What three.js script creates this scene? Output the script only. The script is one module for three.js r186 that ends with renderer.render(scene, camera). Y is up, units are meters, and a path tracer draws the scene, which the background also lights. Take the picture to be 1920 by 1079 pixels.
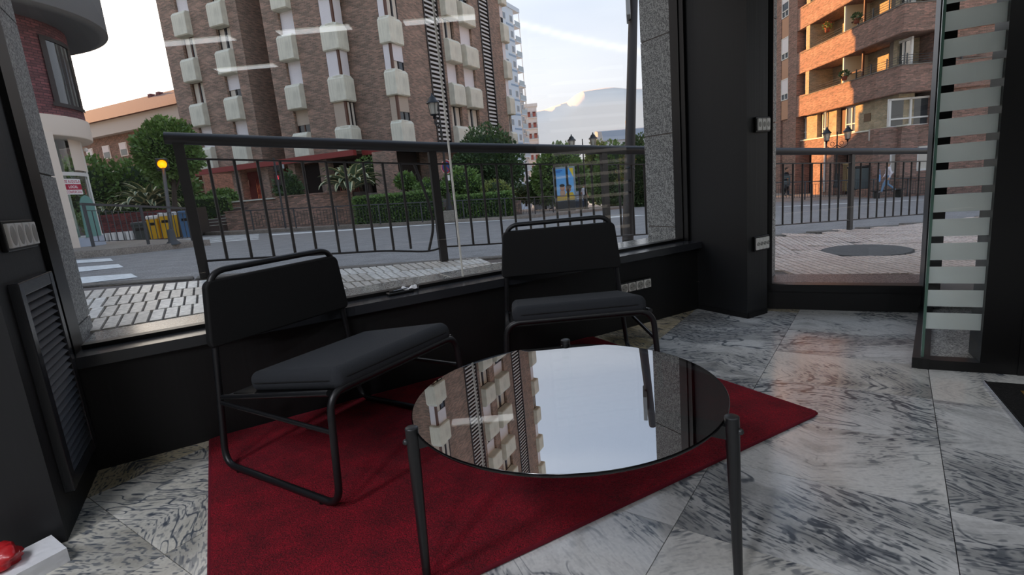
import * as THREE from 'three';
import { mergeGeometries, mergeVertices, toCreasedNormals } from 'three/addons/utils/BufferGeometryUtils.js';
import { RoundedBoxGeometry } from 'three/addons/geometries/RoundedBoxGeometry.js';
import { MarchingCubes } from 'three/addons/objects/MarchingCubes.js';
import { RectAreaLightUniformsLib } from 'three/addons/lights/RectAreaLightUniformsLib.js';

// ---------------------------------------------------------------- camera, sky, sun, exposure
const scene = new THREE.Scene();
const W = 1920, H = 1079, F = 995.7, ROLL = 0.0908, PITCH = 0.1951, YAW = 0.4944, EYE = new THREE.Vector3(0, 1, 0);
const camera = new THREE.PerspectiveCamera(2 * Math.atan(H / 2 / F) * 180 / Math.PI, W / H, 0.05, 3000);
const cy_ = Math.cos(YAW), sy_ = Math.sin(YAW), cp = Math.cos(PITCH), sp = Math.sin(PITCH);
const fwd = new THREE.Vector3(sy_ * cp, -sp, -cy_ * cp), right0 = new THREE.Vector3(cy_, 0, sy_), down0 = new THREE.Vector3().crossVectors(fwd, right0);
const RT = right0.clone().multiplyScalar(Math.cos(ROLL)).addScaledVector(down0, Math.sin(ROLL));
const DN = right0.clone().multiplyScalar(-Math.sin(ROLL)).addScaledVector(down0, Math.cos(ROLL));
camera.position.copy(EYE);
camera.quaternion.setFromRotationMatrix(new THREE.Matrix4().makeBasis(RT, DN.clone().negate(), fwd.clone().negate()));
scene.add(camera);
RectAreaLightUniformsLib.init();

const SUN_AZ = -24 * Math.PI / 180, SUN_EL = 11 * Math.PI / 180;      // azimuth from -z, negative to the left
const SUN = new THREE.Vector3(Math.sin(SUN_AZ) * Math.cos(SUN_EL), Math.sin(SUN_EL), -Math.cos(SUN_AZ) * Math.cos(SUN_EL));
const sun = new THREE.DirectionalLight(new THREE.Color().setRGB(1.0, 0.47, 0.16), 11.5);
sun.position.copy(SUN).multiplyScalar(150); sun.target.position.set(0, 0, 0); sun.castShadow = true;
sun.shadow.camera.left = sun.shadow.camera.bottom = -80; sun.shadow.camera.right = sun.shadow.camera.top = 80; sun.shadow.camera.far = 400; sun.shadow.mapSize.set(4096, 4096);
scene.add(sun, sun.target);

// seeded noise
let seed_ = 12345;
const rnd = () => { seed_ = (seed_ * 1664525 + 1013904223) >>> 0; return seed_ / 4294967296; };
const reseed = (s) => { seed_ = s >>> 0; };
const hash = (x, y, s) => { let h = (x * 374761393 + y * 668265263 + s * 974634777) | 0; h = Math.imul(h ^ (h >>> 13), 1274126177); h ^= h >>> 16; return (h >>> 0) / 4294967296; };
function vnoise(x, y, px, py, s = 0) {
  const xi = Math.floor(x), yi = Math.floor(y), fx = x - xi, fy = y - yi, m = (a, p) => ((a % p) + p) % p;
  const u = fx * fx * (3 - 2 * fx), v = fy * fy * (3 - 2 * fy);
  const a = hash(m(xi, px), m(yi, py), s), b = hash(m(xi + 1, px), m(yi, py), s), c = hash(m(xi, px), m(yi + 1, py), s), d = hash(m(xi + 1, px), m(yi + 1, py), s);
  return a + (b - a) * u + (c - a) * v + (a - b - c + d) * u * v;
}
const fbm = (u, v, f, o, s = 0, fy = f) => { let r = 0, a = 0.5, t = 0; for (let i = 0; i < o; i++) { r += a * vnoise(u * f, v * fy, f, fy, s + i); t += a; a /= 2; f *= 2; fy *= 2; } return r / t; };
const sstep = (a, b, x) => { const t = Math.min(1, Math.max(0, (x - a) / (b - a))); return t * t * (3 - 2 * t); };
const mix = (a, b, t) => a + (b - a) * t;

function skyTexture() {
  const w = 1024, h = 512, data = new Float32Array(w * h * 4), d = new THREE.Vector3();
  const A = dirOf(978, 46), B = dirOf(1180, 94), N = new THREE.Vector3().crossVectors(A, B).normalize(), T = new THREE.Vector3().crossVectors(N, A).normalize();
  for (let j = 0; j < h; j++) for (let i = 0; i < w; i++) {
    const el = ((j + 0.5) / h - 0.5) * Math.PI, az = ((i + 0.5) / w - 0.5) * 2 * Math.PI;
    d.set(Math.cos(el) * Math.cos(az), Math.sin(el), Math.cos(el) * Math.sin(az));
    const up = Math.max(0, d.y), ang = Math.acos(Math.min(1, Math.max(-1, d.dot(SUN)))) * 180 / Math.PI;
    let r, g, b;
    const k = Math.pow(1 - up, 3.2), k2 = Math.pow(1 - up, 9);
    r = mix(0.50, 0.90, k); g = mix(0.66, 0.90, k); b = mix(0.92, 0.90, k);
    r += 0.06 * k2; g -= 0.04 * k2; b -= 0.16 * k2;
    const g1 = Math.exp(-ang * ang / (2 * 15 * 15)), g2 = Math.exp(-ang * ang / (2 * 34 * 34));
    r += 4.2 * g1 + 0.62 * g2; g += 3.5 * g1 + 0.56 * g2; b += 2.6 * g1 + 0.46 * g2;
    // thin high cloud and a widening vapour trail
    const u = az / (2 * Math.PI) + 0.5, v = el / Math.PI + 0.5;
    const cl = sstep(0.5, 0.78, fbm(u, v, 10, 5, 3, 24)) * sstep(0.02, 0.2, up) * (1 - sstep(0.5, 0.95, up));
    r += 0.12 * cl; g += 0.11 * cl; b += 0.09 * cl;
    const off = d.dot(N), along = Math.atan2(d.dot(T), d.dot(A));
    if (along > -0.9 && along < 0.6) {
      const wd = 0.0028 + 0.004 * Math.abs(along - 0.02) + (along < 0 ? 0.05 * -along : 0), wob = 0.006 * (fbm(u * 7 % 1, 0.5, 16, 3, 9) - 0.5);
      const c = Math.exp(-Math.pow((off + wob) / wd, 2)) * (0.2 + 0.12 * fbm(u * 5 % 1, v, 24, 3, 5)) * (1 - sstep(0.3, 0.6, along)) * (1 - sstep(0.5, 0.9, -along));
      r += c * 1.2; g += c * 1.05; b += c * 0.9;
    }
    const o = (j * w + i) * 4; data[o] = r; data[o + 1] = g; data[o + 2] = b; data[o + 3] = 1;
  }
  const t = new THREE.DataTexture(data, w, h, THREE.RGBAFormat, THREE.FloatType);
  t.mapping = THREE.EquirectangularReflectionMapping; t.magFilter = t.minFilter = THREE.LinearFilter; t.needsUpdate = true;
  return t;
}
function dirOf(px, py) { return RT.clone().multiplyScalar((px - W / 2) / F).addScaledVector(DN, (py - H / 2) / F).add(fwd).normalize(); }
const sky = skyTexture();
scene.background = sky; scene.environment = sky;
scene.backgroundIntensity = 1; scene.environmentIntensity = 1;
const renderer = new THREE.WebGLRenderer({ antialias: true });
renderer.toneMapping = THREE.LinearToneMapping;
renderer.toneMappingExposure = 1.0;
renderer.shadowMap.enabled = true;
const LAMP_GLOW = 4, LAMP_LIGHT = 5, FILL_LIGHT = 75;  // the last strength is for the added recess lamps that brighten the room

// ---------------------------------------------------------------- helpers
// a ray through a point of the frame, met with a level y or taken to a distance ahead: used to measure where far things stand
function ahead(px, py, D) { return EYE.clone().addScaledVector(RT, (px - W / 2) / F * D).addScaledVector(DN, (py - H / 2) / F * D).addScaledVector(fwd, D); }
function level(px, py, y) { const d = dirOf(px, py); return EYE.clone().addScaledVector(d, (y - EYE.y) / d.y); }
// the level that a row of the frame shows at a distance
const rowY = (px, py, D) => ahead(px, py, D).y;
const ground = (x, z) => 0.564 - 0.052 * x + 0.023 * z;
function gpoint(px, py, dy = 0) { const d = dirOf(px, py), t = (0.564 + dy - 1) / (d.y + 0.052 * d.x - 0.023 * d.z); return EYE.clone().addScaledVector(d, t); }
const taken = {};
function numbered(n) { if (!(n in taken)) { taken[n] = 0; return n; } taken[n]++; return n + '_' + String(taken[n]).padStart(3, '0'); }
function tag(o, label, category, group, kind) { if (label) o.userData.label = label; if (category) o.userData.category = category; if (group) o.userData.group = group; if (kind) o.userData.kind = kind; return o; }
function thing(name, label, category, pos = [0, 0, 0], turn = 0, group) {
  const o = new THREE.Group(); o.name = numbered(name); o.position.set(...pos); o.rotation.y = turn; scene.add(o);
  return tag(o, label, category, group);
}
function structure(name, pos = [0, 0, 0], turn = 0) { const o = new THREE.Group(); o.name = numbered(name); o.position.set(...pos); o.rotation.y = turn; o.userData.kind = 'structure'; scene.add(o); return o; }
const plain = (g) => { g = g.index ? g.toNonIndexed() : g; for (const k of Object.keys(g.attributes)) if (!['position', 'normal', 'uv'].includes(k)) g.deleteAttribute(k); if (!g.attributes.uv) g.setAttribute('uv', new THREE.BufferAttribute(new Float32Array(g.attributes.position.count * 2), 2)); return g; };
const merge = (a) => Array.isArray(a) ? (a.length === 1 ? a[0] : mergeGeometries(a.map(plain))) : a;
function obj(name, geo, m, parent = scene) {
  const o = new THREE.Mesh(merge(geo), m); o.name = parent === scene ? numbered(name) : name; o.castShadow = o.receiveShadow = true; parent.add(o); return o;
}
function struct(name, geo, m, parent = scene) { const o = obj(name, geo, m, parent); if (parent === scene) o.userData.kind = 'structure'; return o; }
// uv in metres from the dominant direction of each face
function metric(g) {
  g = plain(g); const p = g.attributes.position, n = g.attributes.normal, uv = g.attributes.uv;
  for (let i = 0; i < p.count; i++) {
    const ax = Math.abs(n.getX(i)), ay = Math.abs(n.getY(i)), az = Math.abs(n.getZ(i));
    if (ay > ax && ay > az) uv.setXY(i, p.getX(i), p.getZ(i)); else if (ax > az) uv.setXY(i, p.getZ(i), p.getY(i)); else uv.setXY(i, p.getX(i), p.getY(i));
  }
  return g;
}
const bx = (w, h, d, x = 0, y = 0, z = 0, ry = 0) => { const g = new THREE.BoxGeometry(w, h, d); if (ry) g.rotateY(ry); g.translate(x, y, z); return metric(g); };
const bb = (x0, x1, y0, y1, z0, z1) => bx(x1 - x0, y1 - y0, z1 - z0, (x0 + x1) / 2, (y0 + y1) / 2, (z0 + z1) / 2);
const rb = (w, h, d, r, x = 0, y = 0, z = 0, ry = 0, s = 2) => { const g = new RoundedBoxGeometry(w, h, d, s, r); if (ry) g.rotateY(ry); g.translate(x, y, z); return g; };
const V3 = (x, y, z) => new THREE.Vector3(x, y, z);
function rod(a, b, r0, r1 = r0, seg = 10) {
  a = Array.isArray(a) ? V3(...a) : a; b = Array.isArray(b) ? V3(...b) : b;
  const d = b.clone().sub(a), g = new THREE.CylinderGeometry(r1, r0, d.length(), seg);
  g.applyQuaternion(new THREE.Quaternion().setFromUnitVectors(V3(0, 1, 0), d.clone().normalize())); const c = a.clone().add(b).multiplyScalar(0.5); g.translate(c.x, c.y, c.z); return g;
}
function bar(a, b, w, h) {           // a flat bar between two points, w across (level), h upright
  a = V3(...a); b = V3(...b); const d = b.clone().sub(a), g = new THREE.BoxGeometry(w, h, d.length());
  const z = d.clone().normalize(), x = V3(0, 1, 0).cross(z).normalize(), y = z.clone().cross(x);
  g.applyMatrix4(new THREE.Matrix4().makeBasis(x, y, z)); const c = a.add(b).multiplyScalar(0.5); g.translate(c.x, c.y, c.z); return g;
}
function rounded(pts, r, closed = false) {
  const P = pts.map((p) => V3(...p)), path = new THREE.CurvePath(), n = P.length, cut = [];
  for (let i = 0; i < n; i++) {
    if (!closed && (i === 0 || i === n - 1)) { cut.push([P[i], P[i]]); continue; }
    const a = P[(i + n - 1) % n], b = P[i], c = P[(i + 1) % n], ra = Math.min(r, a.distanceTo(b) * 0.45), rc = Math.min(r, c.distanceTo(b) * 0.45);
    cut.push([b.clone().lerp(a, ra / a.distanceTo(b)), b.clone().lerp(c, rc / c.distanceTo(b))]);
  }
  for (let i = 0; i < n; i++) {
    if (cut[i][0] !== cut[i][1] && cut[i][0].distanceTo(cut[i][1]) > 1e-5) path.add(new THREE.QuadraticBezierCurve3(cut[i][0], P[i], cut[i][1]));
    if (i < n - 1 || closed) path.add(new THREE.LineCurve3(cut[i][1], cut[(i + 1) % n][0]));
  }
  return path;
}
const tube = (pts, rad, r = 0.05, n = 60, closed = false, seg = 10) => new THREE.TubeGeometry(rounded(pts, r, closed), n, rad, seg, closed);
const lathe = (pts, seg = 24) => new THREE.LatheGeometry(pts.map((p) => new THREE.Vector2(p[0], p[1])), seg);
function prism(poly, y0, y1) {       // upright prism over a plan polygon [[x, z], ...]
  const s = new THREE.Shape(poly.map(([x, z]) => new THREE.Vector2(x, -z))), g = new THREE.ExtrudeGeometry(s, { depth: y1 - y0, bevelEnabled: false });
  g.rotateX(-Math.PI / 2); g.translate(0, y0, 0); return metric(g);
}
const at = (g, x, y, z, ry = 0) => { if (ry) g.rotateY(ry); g.translate(x, y, z); return g; };

// ---------------------------------------------------------------- textures and materials
function tex(w, h, f, srgb = true, rep = [1, 1]) {
  const d = new Uint8Array(w * h * 4);
  for (let y = 0; y < h; y++) for (let x = 0; x < w; x++) { const c = f((x + 0.5) / w, (y + 0.5) / h), o = (y * w + x) * 4, a = Array.isArray(c) ? c : [c, c, c]; d[o] = Math.max(0, Math.min(255, a[0] * 255)); d[o + 1] = Math.max(0, Math.min(255, a[1] * 255)); d[o + 2] = Math.max(0, Math.min(255, a[2] * 255)); d[o + 3] = 255; }
  const t = new THREE.DataTexture(d, w, h); t.wrapS = t.wrapT = THREE.RepeatWrapping; t.magFilter = THREE.LinearFilter; t.minFilter = THREE.LinearMipmapLinearFilter; t.generateMipmaps = true;
  if (srgb) t.colorSpace = THREE.SRGBColorSpace; t.repeat.set(...rep); t.needsUpdate = true; return t;
}
function canvasTex(w, h, draw) {
  const c = document.createElement('canvas'); c.width = w; c.height = h; draw(c.getContext('2d'), w, h);
  const t = new THREE.CanvasTexture(c); t.colorSpace = THREE.SRGBColorSpace; t.wrapS = t.wrapT = THREE.RepeatWrapping; t.magFilter = THREE.LinearFilter; return t;
}
const std = (color, roughness = 0.6, o = {}) => new THREE.MeshStandardMaterial({ color, roughness, ...o });
const phys = (color, roughness = 0.6, o = {}) => new THREE.MeshPhysicalMaterial({ color, roughness, ...o });
const grainT = tex(256, 256, (u, v) => 0.35 + 0.65 * fbm(u, v, 64, 2, 11), false);
const woodBlackB = tex(128, 512, (u, v) => fbm(u, v, 40, 3, 21, 3), false, [2, 1]);

function brickTex(base, joint, vary, s, light = 1) {
  const nx = 8, ny = 16;
  const f = (u, v, bump) => {
    const row = Math.floor(v * ny), uu = u * nx + (row % 2) * 0.5, col = Math.floor(uu) % nx, fu = uu - Math.floor(uu), fv = v * ny - row;
    const inb = fu > 0.05 && fu < 0.96 && fv > 0.12 && fv < 0.9, n = fbm(u, v, 96, 2, s + 3), t = hash(col, row, s), big = fbm(u, v, 4, 3, s + 7);
    if (bump) return inb ? 0.7 + 0.3 * n : 0.2;
    const k = (0.72 + 0.36 * t * vary + 0.25 * (n - 0.5) + 0.25 * (big - 0.5)) * light;
    return inb ? base.map((c, i) => c * k * (i === 0 ? 1 : 1 - 0.08 * (t - 0.5))) : joint.map((c) => c * (0.85 + 0.3 * n));
  };
  return [tex(512, 512, (u, v) => f(u, v, 0), true, [0.5, 0.9]), tex(512, 512, (u, v) => f(u, v, 1), false, [0.5, 0.9])];
}
function brickMat(base, joint, s, vary = 1, light = 1) { const [map, bumpMap] = brickTex(base, joint, vary, s, light); return std(0xffffff, 0.9, { map, bumpMap, bumpScale: 0.012 }); }
const M = {};
M.wall = phys(0x17181a, 0.55, { bumpMap: woodBlackB, bumpScale: 0.0006 });
M.wallDark = phys(0x070708, 0.6, { bumpMap: woodBlackB, bumpScale: 0.0006 });
M.frame = phys(0x0d0d0e, 0.35);
M.frameBrown = phys(0x2c2624, 0.45);
M.sill = phys(0x303236, 0.24, { bumpMap: grainT, bumpScale: 0.0003 });
M.ceiling = std(0xb8b6b0, 0.9);
M.backwall = std(0x8a8782, 0.9);
M.white = phys(0xf4f2ec, 0.35);
M.whiteGrey = phys(0xaeaba4, 0.4);
M.hole = std(0x3a3a3a, 0.6);
M.blackTube = phys(0x16171a, 0.42, { clearcoat: 0.3, clearcoatRoughness: 0.4 });
M.chrome = std(0xbfbfc4, 0.25, { metalness: 1 });
const weaveB = tex(256, 256, (u, v) => 0.5 + 0.25 * Math.sin(u * 2 * Math.PI * 64) * Math.sin(v * 2 * Math.PI * 64) + 0.25 * (fbm(u, v, 64, 2, 5) - 0.5), false, [3, 3]);
M.fabric = phys(0x2b2e33, 0.92, { bumpMap: weaveB, bumpScale: 0.0012, sheen: 0.35, sheenColor: new THREE.Color(0x55585e), sheenRoughness: 0.6 });
M.fabricBack = phys(0x0b0c0e, 0.75, { bumpMap: weaveB, bumpScale: 0.0006 });
M.glass = phys(0xffffff, 0, { transmission: 1, thickness: 0, ior: 1.5 });
M.tableGlass = phys(new THREE.Color().setRGB(0.46, 0.44, 0.45), 0.0, { transmission: 1, thickness: 0, ior: 6 });
M.tableEdge = phys(0x0d0e0f, 0.15);
const rugC = tex(512, 512, (u, v) => { const n = fbm(u, v, 170, 2, 31), m = fbm(u, v, 7, 3, 33), k = 0.72 + 0.5 * (n - 0.5) + 0.3 * (m - 0.5); return [0.68 * k, 0.015 * k, 0.15 * k]; }, true, [2, 2]);
const rugBump = tex(512, 512, (u, v) => fbm(u, v, 200, 2, 35), false, [2, 2]);
M.rug = phys(0xffffff, 1, { map: rugC, bumpMap: rugBump, bumpScale: 0.006 });
M.rugEdge = phys(0xa01836, 0.95, { bumpMap: rugBump, bumpScale: 0.003 });
// polished marble: white ground, grey clouds and dark blue-grey flakes drawn out along the bedding, a few long veins
function marbleTex(s, dir, warm, strong) {
  const c0 = Math.cos(dir), s0 = Math.sin(dir), N = (x, y, q) => vnoise(x + 900, y + 900, 8192, 8192, s + q), Fb = (x, y, q, o = 3) => { let r = 0, a = 0.5, t = 0; for (let i = 0; i < o; i++) { r += a * N(x, y, q + i); t += a; a /= 2; x *= 2; y *= 2; } return r / t; };
  const t = tex(1024, 1024, (u, v) => {
    let a = u * c0 + v * s0, b = -u * s0 + v * c0; const w1 = Fb(u * 4, v * 4, 1), w2 = Fb(u * 9, v * 9, 5, 2); b += 0.05 * (w1 - 0.5) + 0.022 * (w2 - 0.5); a += 0.05 * (w2 - 0.5);
    const mask = sstep(0.42, 0.62, Fb(u * 3.6, v * 3.6, 11)), cloud = Fb(a * 2.2, b * 11, 15), fine = N(u * 160, v * 160, 19);
    const f1 = sstep(0.62, 0.86, N(a * 30, b * 130, 23)), f2 = sstep(0.60, 0.86, N(a * 58, b * 190, 27)), thin = sstep(0.86, 0.97, 1 - Math.abs(2 * N(a * 9, b * 40, 41) - 1)) * sstep(0.5, 0.62, Fb(u * 5, v * 5, 43)), vein = sstep(0.955, 0.99, 1 - Math.abs(2 * Fb(a * 2.6 + 3, b * 5, 31, 4) - 1)) * sstep(0.45, 0.6, Fb(u * 2.4, v * 2.4, 37));
    const k = Math.min(1, (0.15 + 0.85 * mask) * (0.68 * f1 + 0.58 * f2) + 0.7 * vein + Math.max(0, strong - 0.25) * 0.9 * thin), g = 0.885 - 0.17 * sstep(0.42, 0.75, cloud) - 0.08 * mask + 0.05 * (fine - 0.5), y = warm * (0.4 + 0.9 * w1);
    return [mix(g + 0.02 * y, 0.33, k), mix(g + 0.008 - 0.06 * y, 0.355, k), mix(g + 0.012 - 0.22 * y, 0.39, k)];
  });
  t.wrapS = t.wrapT = THREE.MirroredRepeatWrapping; return t;
}
const marbleVars = [[101, 0.55, 0.05, 0.7], [202, 0.8, 0.12, 0.9], [303, 0.35, 0.0, 0.5], [404, 0.6, 0.75, 1], [505, 0.5, 0.3, 1.2]].map(([s, d, wm, st]) => phys(0xffffff, 0.14, { map: marbleTex(s, d, wm, st), ior: 1.5 }));
M.grout = std(0x8f8c86, 0.9);
const graniteF = (a, b, c, s) => tex(512, 512, (u, v) => { const n = fbm(u, v, 80, 2, s), m = fbm(u, v, 110, 1, s + 4), k = n < 0.43 ? a : n > 0.58 ? c : b; return k.map((q) => q * (0.9 + 0.25 * (m - 0.5))); }, true, [2.3, 2.3]);
M.granite = phys(0xffffff, 0.5, { map: graniteF([0.46, 0.46, 0.455], [0.64, 0.64, 0.625], [0.76, 0.76, 0.74], 41) });
M.granitePink = phys(0xffffff, 0.4, { map: graniteF([0.36, 0.3, 0.29], [0.56, 0.48, 0.46], [0.68, 0.6, 0.57], 47) });
M.ledge = phys(0xffffff, 0.2, { map: graniteF([0.4, 0.4, 0.39], [0.62, 0.62, 0.6], [0.74, 0.74, 0.71], 43) });
M.asphalt = std(0xffffff, 0.75, { map: tex(512, 512, (u, v) => { const n = fbm(u, v, 150, 2, 51), m = fbm(u, v, 6, 3, 53); const k = 0.49 + 0.34 * (n - 0.5) + 0.12 * (m - 0.5); return [k * 1.01, k * 0.99, k * 0.97]; }, true, [0.7, 0.7]) });
M.paintWhite = std(0xffffff, 0.7, { map: tex(128, 128, (u, v) => { const k = 0.86 + 0.22 * (fbm(u, v, 24, 3, 57) - 0.5); return [k, k, k * 0.98]; }) });
const paveMap = tex(256, 256, (u, v) => { const k = 0.76 + 0.3 * (fbm(u, v, 60, 2, 61) - 0.5) + 0.16 * (fbm(u, v, 4, 2, 63) - 0.5); return [k * 1.02, k * 0.98, k * 0.93]; });
const paveLight = tex(256, 256, (u, v) => { const k = 0.92 + 0.26 * (fbm(u, v, 60, 2, 65) - 0.5) + 0.14 * (fbm(u, v, 4, 2, 66) - 0.5); return [k, k * 0.985, k * 0.95]; });
M.paver = [0xffffff, 0xf2ece6, 0xe6e2de].map((c) => phys(c, 0.4, { map: paveLight }));
M.paverPink = [0xfff0ea, 0xf8e8e2, 0xf4e2dc].map((c) => phys(c, 0.5, { map: paveLight }));
M.mortar = std(0x756c66, 0.95);
M.pavement = std(0xb0aaa4, 0.85, { map: paveMap });
M.kerb = std(0x8d8b88, 0.85, { map: paveMap });
M.railPaint = phys(0x2e2927, 0.45);
M.railGrey = phys(0x3f3f40, 0.5);
M.brickTower = brickMat([0.685, 0.575, 0.50], [0.58, 0.52, 0.48], 71, 0.9);
M.brickShade = M.brickTower;
M.brickOrange = brickMat([0.64, 0.50, 0.44], [0.55, 0.46, 0.41], 73, 0.9);
M.brickBeige = brickMat([0.80, 0.73, 0.60], [0.66, 0.6, 0.5], 75, 0.5);
M.brickShop = brickMat([0.58, 0.38, 0.38], [0.36, 0.26, 0.27], 77, 0.7);
M.brickTerrace = brickMat([0.70, 0.56, 0.485], [0.56, 0.5, 0.46], 79, 1.2);
M.concrete = std(0xffffff, 0.85, { map: tex(256, 256, (u, v) => { const k = 0.86 + 0.12 * (fbm(u, v, 5, 4, 81) - 0.5) + 0.08 * (fbm(u, v, 24, 2, 83, 3) - 0.5); return [k, k * 0.985, k * 0.905]; }, true, [0.5, 0.5]) });
M.blind = std(0xe3dedf, 0.6, { bumpMap: tex(16, 256, (u, v) => 0.5 + 0.5 * Math.sin(v * Math.PI * 2 * 16), false, [1, 1]), bumpScale: 0.004 });
M.blindTan = std(0xb9a998, 0.7, { bumpMap: tex(16, 256, (u, v) => 0.5 + 0.5 * Math.sin(v * Math.PI * 2 * 16), false, [1, 1]), bumpScale: 0.006 });
M.brownWood = phys(0x5c3a2a, 0.5);
M.darkFrame = phys(0x2a2422, 0.5);
M.whiteFrame = phys(0xdedbd4, 0.5);
M.pane = phys(0x232a30, 0.05, { ior: 1.6 });
M.curtain = std(0xcfc6b8, 0.9);
M.cream = std(0xe4d4c2, 0.8, { bumpMap: grainT, bumpScale: 0.002 });
M.slabGrey = std(0x6d6c6a, 0.7);
M.redPaint = std(0x8e3530, 0.6);
M.redDark = std(0x6a2628, 0.7);
M.darkVoid = std(0x2a2624, 0.9);
M.whiteWall = std(0xc9d3dd, 0.8);
M.blueTrim = std(0x8fa3b8, 0.8);
M.roofTile = std(0xffffff, 0.85, { map: tex(128, 128, (u, v) => { const k = 0.7 + 0.4 * (fbm(u, v, 24, 2, 91) - 0.5), s = 0.85 + 0.15 * Math.sin(u * Math.PI * 2 * 8); return [0.80 * k * s, 0.60 * k * s, 0.53 * k * s]; }) });
M.stone = std(0xffffff, 0.9, { map: paveMap, color: 0xb5b2aa });
M.bark = std(0x4a4038, 0.95, { bumpMap: grainT, bumpScale: 0.02 });
M.leafDark = phys(0x52693f, 0.6, { transmission: 0.25, thickness: 0 });
M.leafMid = phys(0x779550, 0.6, { transmission: 0.3, thickness: 0 });
M.leafLight = phys(0x939f58, 0.6, { transmission: 0.3, thickness: 0 });
M.steel = phys(0x4a4c4e, 0.4, { metalness: 0.6 });
M.yellow = phys(0xe8b21a, 0.5);
M.binGrey = phys(0x4f5654, 0.6);

// ---------------------------------------------------------------- the room
const D2 = [0.5489, 0.8359], N2 = [-0.8359, 0.5489];                     // along the angled shop front, and into the room
const d2 = (P, s, o = 0) => [P[0] + D2[0] * s + N2[0] * o, P[1] + D2[1] * s + N2[1] * o];
const WP = [3.185, -2.28], S0 = [3.64, -1.53], S1 = [2.717, -1.148];
const A2 = Math.atan2(-D2[1], D2[0]);                                    // turn that lays x along D2
{
  const floor = structure('floor');
  obj('screed', bb(-2.75, 6.6, -0.16, -0.021, -2.6, 4.7), M.grout, floor);
  const e1 = [0.4337, 0.9011], e2 = [0.9011, -0.4337], TW = 0.4108, TL = 0.636, gap = 0.0012;
  const clip = (poly, nx, nz, c) => { const out = []; for (let i = 0; i < poly.length; i++) { const a = poly[i], b = poly[(i + 1) % poly.length], da = a[0] * nx + a[1] * nz - c, db = b[0] * nx + b[1] * nz - c; if (da >= 0) out.push(a); if ((da >= 0) !== (db >= 0)) { const t = da / (da - db); out.push([a[0] + (b[0] - a[0]) * t, a[1] + (b[1] - a[1]) * t]); } } return out; };
  reseed(77); const rest = [];
  for (let i = -8; i < 13; i++) for (let j = -7; j < 8; j++) {
    const u0 = 1.7347 + TW * i + gap, u1 = u0 + TW - 2 * gap, v0 = 0.168 + TL * j + gap, v1 = v0 + TL - 2 * gap;
    let poly = [[u0, v0], [u1, v0], [u1, v1], [u0, v1]].map(([u, v]) => [e2[0] * u + e1[0] * v, e2[1] * u + e1[1] * v]);
    const cx = poly.reduce((s, p) => s + p[0], 0) / 4, cz = poly.reduce((s, p) => s + p[1], 0) / 4;
    poly = clip(poly, 1, 0, -2.7); if (poly.length && cz < -2.06) poly = clip(poly, 1, 0, -0.62); if (poly.length) poly = clip(poly, 0, 1, -2.61); if (poly.length) poly = clip(poly, -1, 0, -5.6); if (poly.length) poly = clip(poly, 0, -1, -4.6);
    if (poly.length) poly = clip(poly, N2[0], N2[1], N2[0] * WP[0] + N2[1] * WP[1] + 0.01);
    const r1 = rnd(), r2 = rnd(), r3 = rnd();
    if (poly.length < 3) continue;
    const g = prism(poly.reverse(), -0.02, -0.0004 * r3), p = g.attributes.position, uv = g.attributes.uv, fl = (i + j) % 2 ? 1 : -1;
    for (let k = 0; k < p.count; k++) { const x = p.getX(k) - cx, z = p.getZ(k) - cz, a = (x * e1[0] + z * e1[1]) * fl, b = x * e2[0] + z * e2[1]; uv.setXY(k, (a + r1 * 3) / 0.95, (b + r2 * 3) / 0.95); }
    const nearWall = cz < -2.28 ? 3 : cx < 0.3 ? 4 : Math.floor(r3 * 3);
    if (cz < 0.6 && cx < 3.6) obj('floor_tile', g, marbleVars[nearWall], floor); else rest.push(g);
  }
  const o = obj('floor_tiles_beyond', rest, marbleVars[0], floor); o.userData.kind = 'stuff';
}
struct('ceiling', [prism([[-2.8, 4.75], [6.7, 4.75], [6.7, -3.15], [-2.8, -3.15]].reverse(), 2.95, 3.15)], M.ceiling);
struct('wall_left', [bb(-0.8, -0.585, 0, 2.95, -2.78, -2.065), bb(-2.7, -0.8, 0, 2.95, -2.25, -2.065)], M.wall);
struct('trim_2', [bb(-0.78, -0.62, 2.4, 2.95, -2.065, 4.6)], M.wall);  // added bulkhead out of view, screens the recess lamps from the panes
struct('wall_far_left', [bb(-2.85, -2.7, 0, 2.95, -2.25, 4.75)], M.wall);
struct('wall_back', [bb(-0.585, 2.89, 0, 0.44, -2.78, -2.6), bb(-0.585, 2.89, 2.5, 2.95, -2.9, -2.6)], M.wallDark);
struct('wall_rear', [bb(-2.85, 6.7, 0, 2.95, 4.6, 4.75)], M.backwall);
{
  const e = d2(S1, 7.2), s = d2(S1, 0.36), s2 = d2(S1, 0.36, -0.14), e2 = d2(S1, 7.2, -0.14);
  struct('wall_right', [prism([s, e, e2, s2], 0, 2.95)], M.wallDark);
  struct('wall_corner', [prism([[2.89, -2.78], [3.1, -2.78], [3.17, -2.31], [3.085, -2.27], [3.085, -2.2], [2.89, -2.2]].reverse(), 0, 2.95)], M.wall);
  struct('trim_1', [prism([[2.885, -2.6], [2.9, -2.195], [3.085, -2.195], [3.085, -2.2], [2.89, -2.2]].reverse(), 0, 0.035)], M.wallDark);
}
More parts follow.
